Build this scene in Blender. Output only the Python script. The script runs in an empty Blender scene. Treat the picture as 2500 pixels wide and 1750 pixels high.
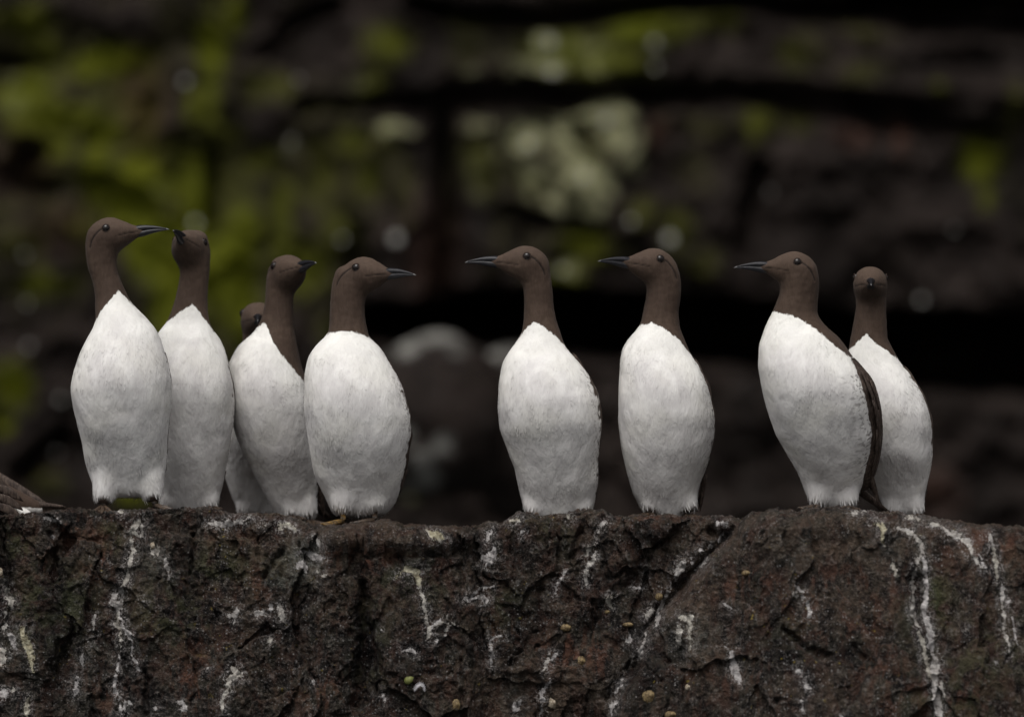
import bpy, math, random
import numpy as np
from mathutils import Vector, Matrix

random.seed(7)
rng = np.random.RandomState(11)
scene = bpy.context.scene
COL = scene.collection

# ------------------------------------------------------------------ camera, sky, sun, exposure
PX = 1770.0                      # photograph pixels per metre at the ledge
CAM_D, CAM_Z = 10.0, 0.209
cam_d = bpy.data.cameras.new('camera')
cam = bpy.data.objects.new('camera', cam_d)
COL.objects.link(cam)
cam.location = (0, -CAM_D, CAM_Z)
cam.rotation_euler = (math.radians(90), 0, 0)
cam_d.sensor_width = 36.0
cam_d.lens = 36.0 * CAM_D * PX / 2500.0
cam_d.clip_end = 2000
cam_d.dof.use_dof = True
cam_d.dof.focus_distance = CAM_D - 0.07
cam_d.dof.aperture_fstop = 2.8
scene.camera = cam

SUN_EL, SUN_AZ = math.radians(62), math.radians(200)     # azimuth measured from +Y clockwise
world = bpy.data.worlds.new('World')
scene.world = world
world.use_nodes = True
wn, wl = world.node_tree.nodes, world.node_tree.links
bg = wn['Background']
sky = wn.new('ShaderNodeTexSky')
sky.sky_type = 'NISHITA'
sky.sun_disc = False
sky.sun_elevation = SUN_EL
sky.sun_rotation = SUN_AZ
sky.dust_density = 6.0
sky.air_density = 1.0
hs = wn.new('ShaderNodeHueSaturation')       # overcast: the cloud takes most of the blue out
hs.inputs['Saturation'].default_value = 0.12
wl.new(sky.outputs[0], hs.inputs['Color'])
wl.new(hs.outputs[0], bg.inputs['Color'])
bg.inputs['Strength'].default_value = 0.10
sun_d = bpy.data.lights.new('sun', 'SUN')
sun_d.energy = 1.45
sun_d.angle = math.radians(50)
sun_d.color = (1.0, 0.955, 0.905)
sun = bpy.data.objects.new('sun', sun_d)
COL.objects.link(sun)
sd = Vector((math.sin(SUN_AZ) * math.cos(SUN_EL), math.cos(SUN_AZ) * math.cos(SUN_EL), math.sin(SUN_EL)))
sun.rotation_euler = sd.to_track_quat('Z', 'Y').to_euler()
sun.location = (0, -3, 6)

scene.view_settings.view_transform = 'Standard'
scene.view_settings.look = 'None'
scene.view_settings.exposure = 0.25
scene.view_settings.gamma = 1.0
scene.view_settings.use_curve_mapping = False
scene.render.engine = 'CYCLES'
scene.cycles.use_denoising = True
scene.cycles.max_bounces = 6


# ------------------------------------------------------------------ helpers
def K(yb):
    return (CAM_D + yb) / CAM_D / PX


def world_pt(u, v, yb):
    k = K(yb)
    return ((u - 1250.0) * k, yb, CAM_Z + (875.0 - v) * k)


def tag(o, label=None, cat=None, group=None, kind=None):
    if label: o['label'] = label
    if cat: o['category'] = cat
    if group: o['group'] = group
    if kind: o['kind'] = kind
    return o


def empty(name, loc):
    o = bpy.data.objects.new(name, None)
    o.empty_display_size = 0.03
    COL.objects.link(o)
    o.location = loc
    return o


def mesh_obj(name, verts, faces, mat, parent=None, smooth=True):
    me = bpy.data.meshes.new(name)
    me.from_pydata([tuple(map(float, p)) for p in verts], [], [tuple(map(int, f)) for f in faces])
    me.update()
    if smooth:
        me.polygons.foreach_set('use_smooth', [True] * len(me.polygons))
    if mat: me.materials.append(mat)
    o = bpy.data.objects.new(name, me)
    COL.objects.link(o)
    if parent: o.parent = parent
    return o


def grid_mesh(name, P, mat, parent=None, flip=False):
    """P (rows, cols, 3) -> one mesh"""
    r, c, _ = P.shape
    me = bpy.data.meshes.new(name)
    me.vertices.add(r * c)
    me.vertices.foreach_set('co', P.reshape(-1).astype(np.float32))
    i = np.arange(r - 1)[:, None] * c + np.arange(c - 1)[None, :]
    q = np.stack([i, i + c, i + c + 1, i + 1], -1) if not flip else np.stack([i, i + 1, i + c + 1, i + c], -1)
    q = q.reshape(-1, 4).astype(np.int32)
    me.loops.add(q.size)
    me.loops.foreach_set('vertex_index', q.reshape(-1))
    me.polygons.add(len(q))
    me.polygons.foreach_set('loop_start', (np.arange(len(q)) * 4).astype(np.int32))
    me.polygons.foreach_set('use_smooth', np.ones(len(q), dtype=bool))
    me.update(calc_edges=True)
    me.validate()
    me.materials.append(mat)
    o = bpy.data.objects.new(name, me)
    COL.objects.link(o)
    if parent: o.parent = parent
    return o


def fattr(me, name, arr):
    a = me.attributes.new(name, 'FLOAT', 'POINT')
    a.data.foreach_set('value', np.asarray(arr, dtype=np.float32).reshape(-1))


def cattr(me, name, rgb):
    a = me.attributes.new(name, 'FLOAT_COLOR', 'POINT')
    rgb = np.asarray(rgb, dtype=np.float32).reshape(-1, 3)
    a.data.foreach_set('color', np.concatenate([rgb, np.ones((len(rgb), 1), np.float32)], 1).reshape(-1))


# gradient noise in numpy
_perm = rng.permutation(256)
_perm = np.concatenate([_perm, _perm, _perm])
_g = rng.randn(256, 3); _g /= np.linalg.norm(_g, axis=1)[:, None]


def pnoise(p):
    p = np.asarray(p, float)
    f = np.floor(p); i = f.astype(int) & 255; t = p - f
    w = t * t * t * (t * (t * 6 - 15) + 10)
    out = 0
    for a in (0, 1):
        for b in (0, 1):
            for c in (0, 1):
                h = _perm[_perm[_perm[(i[..., 0] + a) & 255] + ((i[..., 1] + b) & 255)] + ((i[..., 2] + c) & 255)]
                g = _g[h]
                d = g[..., 0] * (t[..., 0] - a) + g[..., 1] * (t[..., 1] - b) + g[..., 2] * (t[..., 2] - c)
                wt = (w[..., 0] if a else 1 - w[..., 0]) * (w[..., 1] if b else 1 - w[..., 1]) * (w[..., 2] if c else 1 - w[..., 2])
                out = out + d * wt
    return out * 1.5


def fbm(p, octaves=4, gain=0.5, ridged=False):
    s = 0; a = 1.0; n = 0
    for o in range(octaves):
        v = pnoise(p * (2.03 ** o) + 17.3 * o)
        if ridged: v = 1 - 2 * np.abs(v)
        s = s + a * v; n += a; a *= gain
    return s / n


_wj = rng.rand(4096, 3); _wt = rng.randn(4096, 3); _wh = rng.rand(4096)


def facets(p):
    """angular chips: every Voronoi cell is a tilted plane at its own height; returns height and edge distance"""
    f = np.floor(p).astype(int)
    b1 = np.full(p.shape[:-1], 1e9); b2 = b1.copy(); h = np.zeros(p.shape[:-1])
    for a in (-1, 0, 1):
        for b in (-1, 0, 1):
            for c in (-1, 0, 1):
                q = f + np.array([a, b, c])
                i = (q[..., 0] * 73 + q[..., 1] * 911 + q[..., 2] * 3571) & 4095
                d = p - (q + _wj[i])
                dd = (d ** 2).sum(-1)
                hh = _wh[i] - .5 + .55 * (d * _wt[i]).sum(-1)
                near = dd < b1
                b2 = np.where(near, b1, np.minimum(b2, dd))
                h = np.where(near, hh, h); b1 = np.where(near, dd, b1)
    return h, np.sqrt(b2) - np.sqrt(b1)


def lap_smooth(me, co, w, it):
    """Laplacian smoothing with a weight per vertex"""
    ne = len(me.edges)
    e = np.empty(ne * 2, np.int32); me.edges.foreach_get('vertices', e); e = e.reshape(-1, 2)
    n = len(co)
    deg = np.bincount(e[:, 0], minlength=n) + np.bincount(e[:, 1], minlength=n)
    deg = np.maximum(deg, 1)
    for _ in range(it):
        avg = np.empty_like(co)
        for c in range(3):
            avg[:, c] = (np.bincount(e[:, 0], co[e[:, 1], c], minlength=n) + np.bincount(e[:, 1], co[e[:, 0], c], minlength=n)) / deg
        co = co + (avg - co) * (w * .8)[:, None]
    return co


def seg_dist(x, y, pts):
    """distance from points to a polyline of (x, y, width); returns distance minus half width, as -signed"""
    best = np.full(x.shape, 1e9)
    if len(pts) == 1: pts = [pts[0], (pts[0][0] + .01,) + tuple(pts[0][1:])]
    for (x0, y0, w0), (x1, y1, w1) in zip(pts[:-1], pts[1:]):
        dx, dy = x1 - x0, y1 - y0
        L = dx * dx + dy * dy + 1e-9
        t = np.clip(((x - x0) * dx + (y - y0) * dy) / L, 0, 1)
        d = np.hypot(x - (x0 + t * dx), y - (y0 + t * dy)) - 0.5 * (w0 + t * (w1 - w0))
        best = np.minimum(best, d)
    return best


def blob(U, V, cx, cy, rx, ry, soft=0.6):
    d = np.sqrt(((U - cx) / rx) ** 2 + ((V - cy) / ry) ** 2)
    return np.clip((1 + soft - d) / (2 * soft), 0, 1) ** 1.5


# ------------------------------------------------------------------ materials
def new_mat(name):
    m = bpy.data.materials.new(name)
    m.use_nodes = True
    nt = m.node_tree
    b = nt.nodes['Principled BSDF']
    return m, nt, b


def N(nt, t, **kw):
    n = nt.nodes.new(t)
    for k, v in kw.items():
        setattr(n, k, v)
    return n


def mathn(nt, op, a, b=None, c=None, clamp=False):
    n = nt.nodes.new('ShaderNodeMath'); n.operation = op; n.use_clamp = clamp
    for i, x in enumerate((a, b, c)):
        if x is None: continue
        if isinstance(x, (int, float)): n.inputs[i].default_value = x
        else: nt.links.new(x, n.inputs[i])
    return n.outputs[0]


def mixc(nt, f, a, b):
    n = nt.nodes.new('ShaderNodeMix'); n.data_type = 'RGBA'
    for sock, x in ((n.inputs[0], f), (n.inputs[6], a), (n.inputs[7], b)):
        if isinstance(x, (int, float)): sock.default_value = x
        elif isinstance(x, tuple): sock.default_value = (*x, 1)
        else: nt.links.new(x, sock)
    return n.outputs[2]


def noise(nt, vec, scale, detail=4, rough=0.55, dist=0.0):
    n = nt.nodes.new('ShaderNodeTexNoise')
    n.inputs['Scale'].default_value = scale
    n.inputs['Detail'].default_value = detail
    n.inputs['Roughness'].default_value = rough
    n.inputs['Distortion'].default_value = dist
    if vec is not None: nt.links.new(vec, n.inputs['Vector'])
    return n.outputs['Fac']


def smooth(nt, x, lo, hi, olo=0.0, ohi=1.0):
    n = nt.nodes.new('ShaderNodeMapRange'); n.interpolation_type = 'SMOOTHSTEP'
    n.inputs[1].default_value = lo; n.inputs[2].default_value = hi
    n.inputs[3].default_value = olo; n.inputs[4].default_value = ohi
    nt.links.new(x, n.inputs[0])
    return n.outputs[0]


def mapping(nt, vec, scale=(1, 1, 1), rot=(0, 0, 0)):
    n = nt.nodes.new('ShaderNodeMapping')
    n.inputs['Scale'].default_value = scale
    n.inputs['Rotation'].default_value = rot
    nt.links.new(vec, n.inputs['Vector'])
    return n.outputs[0]


def attr(nt, name, out='Fac'):
    n = nt.nodes.new('ShaderNodeAttribute'); n.attribute_name = name
    return n.outputs[out]


def bump(nt, h, strength, dist, normal=None):
    n = nt.nodes.new('ShaderNodeBump')
    n.inputs['Strength'].default_value = strength
    n.inputs['Distance'].default_value = dist
    nt.links.new(h, n.inputs['Height'])
    if normal is not None: nt.links.new(normal, n.inputs['Normal'])
    return n.outputs[0]


def mat_plumage():
    m, nt, b = new_mat('plumage')
    tc = nt.nodes.new('ShaderNodeTexCoord').outputs['Object']
    streak_v = mapping(nt, tc, (1, 1, 0.22), (0.0, 0.35, 0.0))
    s1 = noise(nt, streak_v, 520, 3, 0.6, 0.4)
    s2 = noise(nt, streak_v, 210, 3, 0.55, 0.8)
    s3 = noise(nt, mapping(nt, tc, (1, 1, 0.6), (0, 0.5, 0)), 42, 3, 0.5, 0.5)
    s4 = noise(nt, tc, 16, 2, 0.5)
    # border between the dark hood and the white breast, frayed by fine noise
    sdf = attr(nt, 'white_sdf')
    fr = mathn(nt, 'MULTIPLY', mathn(nt, 'SUBTRACT', s1, 0.5), 8.0)
    w = smooth(nt, mathn(nt, 'ADD', sdf, fr), -1.4, 1.4)
    white = mixc(nt, smooth(nt, s3, .38, .66), (.62, .60, .59), (.74, .722, .705))
    white = mixc(nt, smooth(nt, s4, .42, .68, 0, .55), white, (.70, .68, .63))
    white = mixc(nt, smooth(nt, s2, .50, .72, 0, .38), white, (.54, .515, .515))
    white = mixc(nt, smooth(nt, s1, .52, .74, 0, .14), white, (.50, .465, .45))
    white = mixc(nt, attr(nt, 'top_lit'), white, (.78, .775, .73))  # light from above put into the colour: upper breast brighter
    white = mixc(nt, mathn(nt, 'MULTIPLY', attr(nt, 'tone'), .16), white, (.50, .465, .45))
    # dark streaks on the flank beside the folded wing
    fl = attr(nt, 'flank')
    st = noise(nt, mapping(nt, tc, (.32, 1, 1), (0, .45, 0)), 240, 3, .5, .5)
    white = mixc(nt, mathn(nt, 'MULTIPLY', fl, smooth(nt, st, .50, .64), clamp=True), white, (.07, .055, .05))
    brown = mixc(nt, smooth(nt, s2, .3, .7), (.052, .0345, .025), (.068, .046, .034))
    brown = mixc(nt, smooth(nt, s4, .4, .65, 0, .35), brown, (.030, .019, .015))
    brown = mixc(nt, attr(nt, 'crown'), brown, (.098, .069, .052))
    brown = mixc(nt, attr(nt, 'furrow'), brown, (.010, .007, .006))
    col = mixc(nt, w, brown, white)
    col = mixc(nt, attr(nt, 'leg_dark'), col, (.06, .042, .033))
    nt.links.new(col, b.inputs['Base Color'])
    b.inputs['Roughness'].default_value = 0.75
    b.inputs['Specular IOR Level'].default_value = 0.12
    b.inputs['Sheen Weight'].default_value = 0.03
    b.inputs['Sheen Roughness'].default_value = 0.5
    h = mathn(nt, 'ADD', mathn(nt, 'MULTIPLY', s1, .12), mathn(nt, 'ADD', mathn(nt, 'MULTIPLY', s2, .9), mathn(nt, 'MULTIPLY', s3, .8)))
    s5 = noise(nt, mapping(nt, tc, (1, 1, .45), (0, .45, 0)), 110, 2, .5, .7)
    h = mathn(nt, 'ADD', h, mathn(nt, 'MULTIPLY', s5, 1.1))
    nt.links.new(bump(nt, h, 0.36, 0.0021), b.inputs['Normal'])
    return m


def mat_simple(name, col, rough, spec=0.5, vary=None, scale=200, bumpd=0.0, coat=0.0):
    m, nt, b = new_mat(name)
    tc = nt.nodes.new('ShaderNodeTexCoord').outputs['Object']
    n = noise(nt, tc, scale, 4, .6)
    nt.links.new(mixc(nt, smooth(nt, n, .35, .68), col, vary or tuple(c * 1.5 for c in col)), b.inputs['Base Color'])
    b.inputs['Roughness'].default_value = rough
    b.inputs['Specular IOR Level'].default_value = spec
    b.inputs['Coat Weight'].default_value = coat
    if bumpd: nt.links.new(bump(nt, n, .7, bumpd), b.inputs['Normal'])
    return m


def mat_wing():
    m, nt, b = new_mat('wing_feathers')
    tc = nt.nodes.new('ShaderNodeTexCoord').outputs['Object']
    s1 = noise(nt, mapping(nt, tc, (1, 1, .18), (0, .3, 0)), 380, 4, .6, .4)
    s2 = noise(nt, tc, 60, 3, .5)
    col = mixc(nt, smooth(nt, s1, .35, .7), (.026, .018, .015), (.092, .068, .055))
    col = mixc(nt, smooth(nt, s2, .45, .7, 0, .5), col, (.075, .060, .052))
    nt.links.new(col, b.inputs['Base Color'])
    b.inputs['Roughness'].default_value = .6
    b.inputs['Specular IOR Level'].default_value = .15
    nt.links.new(bump(nt, s1, .7, .002), b.inputs['Normal'])
    return m


def mat_ledge():
    m, nt, b = new_mat('ledge_rock')
    tc = nt.nodes.new('ShaderNodeTexCoord').outputs['Object']
    n1 = noise(nt, tc, 9, 6, .62, .6)
    n2 = noise(nt, tc, 34, 6, .68, .4)
    n3 = noise(nt, tc, 120, 5, .7)
    n4 = noise(nt, tc, 420, 4, .65)
    n5 = noise(nt, mapping(nt, tc, (1, 1, .35)), 60, 5, .65, .5)
    vor = nt.nodes.new('ShaderNodeTexVoronoi'); vor.inputs['Scale'].default_value = 250
    nt.links.new(tc, vor.inputs['Vector'])
    n0 = noise(nt, tc, 3.2, 4, .6, 1.0)
    base = mixc(nt, smooth(nt, n2, .38, .62), mixc(nt, smooth(nt, n0, .42, .58), (.007, .0065, .0065), (.016, .010, .0075)), mixc(nt, smooth(nt, n0, .40, .60), (.046, .041, .038), (.074, .053, .042)))
    base = mixc(nt, smooth(nt, n5, .50, .34, 0, .7), base, (.007, .006, .006))
    base = mixc(nt, smooth(nt, n3, .52, .68, 0, .85), base, (.100, .078, .064))
    base = mixc(nt, smooth(nt, n4, .46, .36, 0, .85), base, (.006, .005, .005))
    n6 = noise(nt, tc, 250, 3, .7)
    base = mixc(nt, smooth(nt, n6, .47, .37, 0, .8), base, (.007, .006, .006))
    base = mixc(nt, smooth(nt, n6, .56, .68, 0, .6), base, (.125, .10, .088))
    base = mixc(nt, smooth(nt, n4, .56, .68, 0, .6), base, (.17, .145, .13))
    z = attr(nt, 'zone', 'Color')                 # red, green, pale rock patches
    sep = nt.nodes.new('ShaderNodeSeparateColor'); nt.links.new(z, sep.inputs[0])
    red, grn, pal = sep.outputs
    red = mathn(nt, 'MULTIPLY', mathn(nt, 'ADD', red, .34), smooth(nt, n5, .44, .60), clamp=True)
    grn = mathn(nt, 'MULTIPLY', mathn(nt, 'ADD', grn, .16), smooth(nt, n2, .42, .60), clamp=True)
    base = mixc(nt, red, base, mixc(nt, n3, (.042, .018, .012), (.150, .078, .055)))
    base = mixc(nt, grn, base, mixc(nt, n4, (.020, .024, .010), (.075, .080, .038)))
    base = mixc(nt, mathn(nt, 'MULTIPLY', pal, smooth(nt, n3, .30, .58)), base, mixc(nt, n4, (.06, .065, .055), (.16, .165, .14)))
    wet_shade_f = mathn(nt, 'MULTIPLY', attr(nt, 'wet'), smooth(nt, n1, .30, .60, .35, 1.0))
    dryf = mathn(nt, 'MULTIPLY', attr(nt, 'dry'), smooth(nt, n2, .34, .62))
    base = mixc(nt, mathn(nt, 'MULTIPLY', dryf, .75), base, mixc(nt, n6, (.060, .040, .029), (.175, .120, .088)))
    base = mixc(nt, mathn(nt, 'MULTIPLY', wet_shade_f, .82), base, (.006, .0055, .006))  # damp and the shade of hollows both put into the colour
    base = mixc(nt, mathn(nt, 'MULTIPLY', mathn(nt, 'MULTIPLY', attr(nt, 'dust'), smooth(nt, n3, .40, .60)), .30), base, (.16, .15, .15))
    # pale specks with tiny glints put into the colour, and yellow dots
    sp = smooth(nt, vor.outputs['Distance'], .40, .22)
    spm = mathn(nt, 'MULTIPLY', sp, smooth(nt, n1, .44, .56))
    sepv = nt.nodes.new('ShaderNodeSeparateColor'); nt.links.new(vor.outputs['Color'], sepv.inputs[0])
    spm = mathn(nt, 'MULTIPLY', spm, smooth(nt, sepv.outputs[0], .60, .86))
    base = mixc(nt, mathn(nt, 'MULTIPLY', spm, .6), base, (.30, .29, .29))
    yel = mathn(nt, 'MULTIPLY', smooth(nt, noise(nt, tc, 95, 2, .5), .70, .74), smooth(nt, n1, .45, .6))
    base = mixc(nt, mathn(nt, 'MULTIPLY', yel, .7), base, (.22, .17, .035))
    # droppings: runs with their own outline, broken up by grain
    g = attr(nt, 'guano')
    er = mathn(nt, 'ADD', g, mathn(nt, 'ADD', mathn(nt, 'MULTIPLY', mathn(nt, 'SUBTRACT', n3, .5), 2.1),
                                   mathn(nt, 'MULTIPLY', mathn(nt, 'SUBTRACT', n4, .5), 1.2)))
    gm = mathn(nt, 'MULTIPLY', smooth(nt, er, .27, .50), smooth(nt, g, .05, .25))
    halo = mathn(nt, 'MULTIPLY', smooth(nt, attr(nt, 'dust'), .05, .9), smooth(nt, mathn(nt, 'ADD', n4, mathn(nt, 'MULTIPLY', n6, .6)), .80, .93))
    gm = mathn(nt, 'MAXIMUM', gm, mathn(nt, 'MULTIPLY', halo, .75))
    gcol = mixc(nt, attr(nt, 'cream'), mixc(nt, smooth(nt, n3, .3, .7), (.24, .22, .215), (.66, .63, .62)), mixc(nt, smooth(nt, n3, .3, .7), (.22, .19, .12), (.62, .58, .43)))
    col = mixc(nt, gm, base, gcol)
    nt.links.new(col, b.inputs['Base Color'])
    rg = smooth(nt, n2, .35, .65, .30, .75)
    rg = mathn(nt, 'SUBTRACT', rg, mathn(nt, 'MULTIPLY', wet_shade_f, .25), clamp=True)
    nt.links.new(mathn(nt, 'ADD', rg, mathn(nt, 'MULTIPLY', gm, .3), clamp=True), b.inputs['Roughness'])
    nt.links.new(mathn(nt, 'ADD', mathn(nt, 'MULTIPLY', smooth(nt, n3, .53, .66), .75), .10), b.inputs['Specular IOR Level'])
    h = mathn(nt, 'ADD', mathn(nt, 'MULTIPLY', n2, 1.2), mathn(nt, 'ADD', n3, mathn(nt, 'MULTIPLY', n4, .45)))
    h = mathn(nt, 'ADD', h, mathn(nt, 'MULTIPLY', gm, .12))
    h = mathn(nt, 'ADD', h, mathn(nt, 'MULTIPLY', n6, .8))
    nt.links.new(bump(nt, h, 1.0, .008), b.inputs['Normal'])
    return m


def mat_cliff(name='cliff_rock', pc=((.19, .20, .085), (.44, .42, .27))):
    m, nt, b = new_mat(name)
    tc = nt.nodes.new('ShaderNodeTexCoord').outputs['Object']
    n1 = noise(nt, tc, 5, 5, .6, .5)
    n2 = noise(nt, tc, 22, 5, .65, .5)
    n3 = noise(nt, mapping(nt, tc, (1, 1, .3)), 7, 3, .5, .6)
    base = mixc(nt, smooth(nt, n1, .35, .65), (.008, .0055, .0045), (.027, .0195, .0165))
    base = mixc(nt, smooth(nt, n2, .5, .7, 0, .5), base, (.034, .028, .025))
    z = attr(nt, 'zone', 'Color')
    sep = nt.nodes.new('ShaderNodeSeparateColor'); nt.links.new(z, sep.inputs[0])
    moss, pale, rust = sep.outputs
    mm = smooth(nt, mathn(nt, 'ADD', moss, mathn(nt, 'MULTIPLY', mathn(nt, 'SUBTRACT', n3, .5), 1.1)), .10, .95)
    base = mixc(nt, mm, base, mixc(nt, n2, (.026, .036, .002), (.132, .137, .004)))
    pm = smooth(nt, mathn(nt, 'ADD', pale, mathn(nt, 'MULTIPLY', mathn(nt, 'SUBTRACT', n2, .5), 1.6)), .25, .95)
    base = mixc(nt, pm, base, mixc(nt, n1, *pc))
    base = mixc(nt, mathn(nt, 'MULTIPLY', rust, .8), base, (.10, .045, .03))
    nt.links.new(base, b.inputs['Base Color'])
    b.inputs['Roughness'].default_value = .7
    b.inputs['Specular IOR Level'].default_value = .12
    nt.links.new(bump(nt, n2, .8, .02), b.inputs['Normal'])
    return m


M_PLUM = mat_plumage()
M_WING = mat_wing()
M_BILL = mat_simple('bill_horn', (.006, .006, .008), .42, .35, (.016, .016, .020), 300, .0006)
M_TIP = mat_simple('bill_tip', (.10, .10, .10), .35, .5)
M_EYE = mat_simple('eye_ball', (.006, .004, .0035), .16, .38, (.012, .007, .006), 90)
M_LID = mat_simple('eyelid_skin', (.030, .021, .017), .7, .1, (.04, .028, .022))
M_FOOT = mat_simple('foot_skin', (.030, .022, .018), .45, .5, (.085, .055, .035), 160, .001)
M_FOOTY = mat_simple('foot_skin_yellow', (.045, .030, .016), .5, .4, (.20, .115, .03), 150, .001)
M_LEDGE = mat_ledge()
M_CLIFF = mat_cliff()
M_BOULDER = mat_cliff('boulder_rock', ((.16, .155, .14), (.27, .26, .24)))
M_SPECK = mat_simple('pale_spot', (.34, .335, .31), .7, .2, (.50, .49, .45), 60)
M_SHELL = mat_simple('limpet_shell', (.07, .045, .020), .6, .3, (.23, .17, .085), 260, .003)
M_SHELLW = mat_simple('bleached_shell', (.16, .12, .08), .6, .4, (.42, .37, .29), 260, .003)
M_LEAF = mat_simple('leaf_green', (.10, .11, .03), .6, .3, (.17, .18, .06), 120)
M_FEATHER = mat_simple('loose_feather', (.40, .38, .40), .7, .3, (.60, .58, .60), 160)
M_SEA = mat_simple('sea_water', (.010, .016, .018), .12, .5, (.015, .022, .024), 3, .02)

# ------------------------------------------------------------------ ledge
TOP = np.array([(-1500, 1290), (-600, 1262), (-120, 1250), (0, 1256), (50, 1255), (100, 1250), (163, 1243), (215, 1243), (252, 1249), (300, 1245), (364, 1241), (410, 1243), (449, 1243),
                (484, 1238), (521, 1240), (545, 1248), (570, 1255), (624, 1252), (670, 1254), (701, 1259), (746, 1274), (777, 1283), (838, 1280),
                (914, 1272), (950, 1268), (987, 1278), (1050, 1283), (1110, 1286), (1150, 1285), (1187, 1273), (1225, 1275), (1263, 1251), (1290, 1252), (1321, 1261),
                (1360, 1255), (1403, 1249), (1446, 1244), (1473, 1245), (1500, 1259), (1531, 1261), (1549, 1256), (1577, 1260), (1632, 1253), (1668, 1262),
                (1700, 1262), (1729, 1258), (1784, 1259), (1805, 1269), (1837, 1251), (1881, 1243), (1924, 1243), (1949, 1251), (1974, 1241), (2033, 1239),
                (2111, 1247), (2189, 1251), (2282, 1265), (2375, 1278), (2484, 1283), (2520, 1289), (2700, 1310), (3200, 1300), (4200, 1350)], float)


def vtop(u):
    return np.interp(u, TOP[:, 0], TOP[:, 1])


def y_rim(u):     # the rim swings towards the camera on the right
    return np.interp(u, [-1500, 0, 1100, 1500, 1900, 2600, 4200], [0.0, -0.045, -0.05, -0.07, -0.16, -0.19, -0.2])


BACK_SLOPE = 0.036


def ledge_z(u, y):
    """height of the ledge top at photograph column u and depth y"""
    yr = float(y_rim(u))
    z0 = CAM_Z + (875.0 - float(vtop(u))) * K(yr)
    return z0 - BACK_SLOPE * max(0.0, y - yr)


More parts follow.
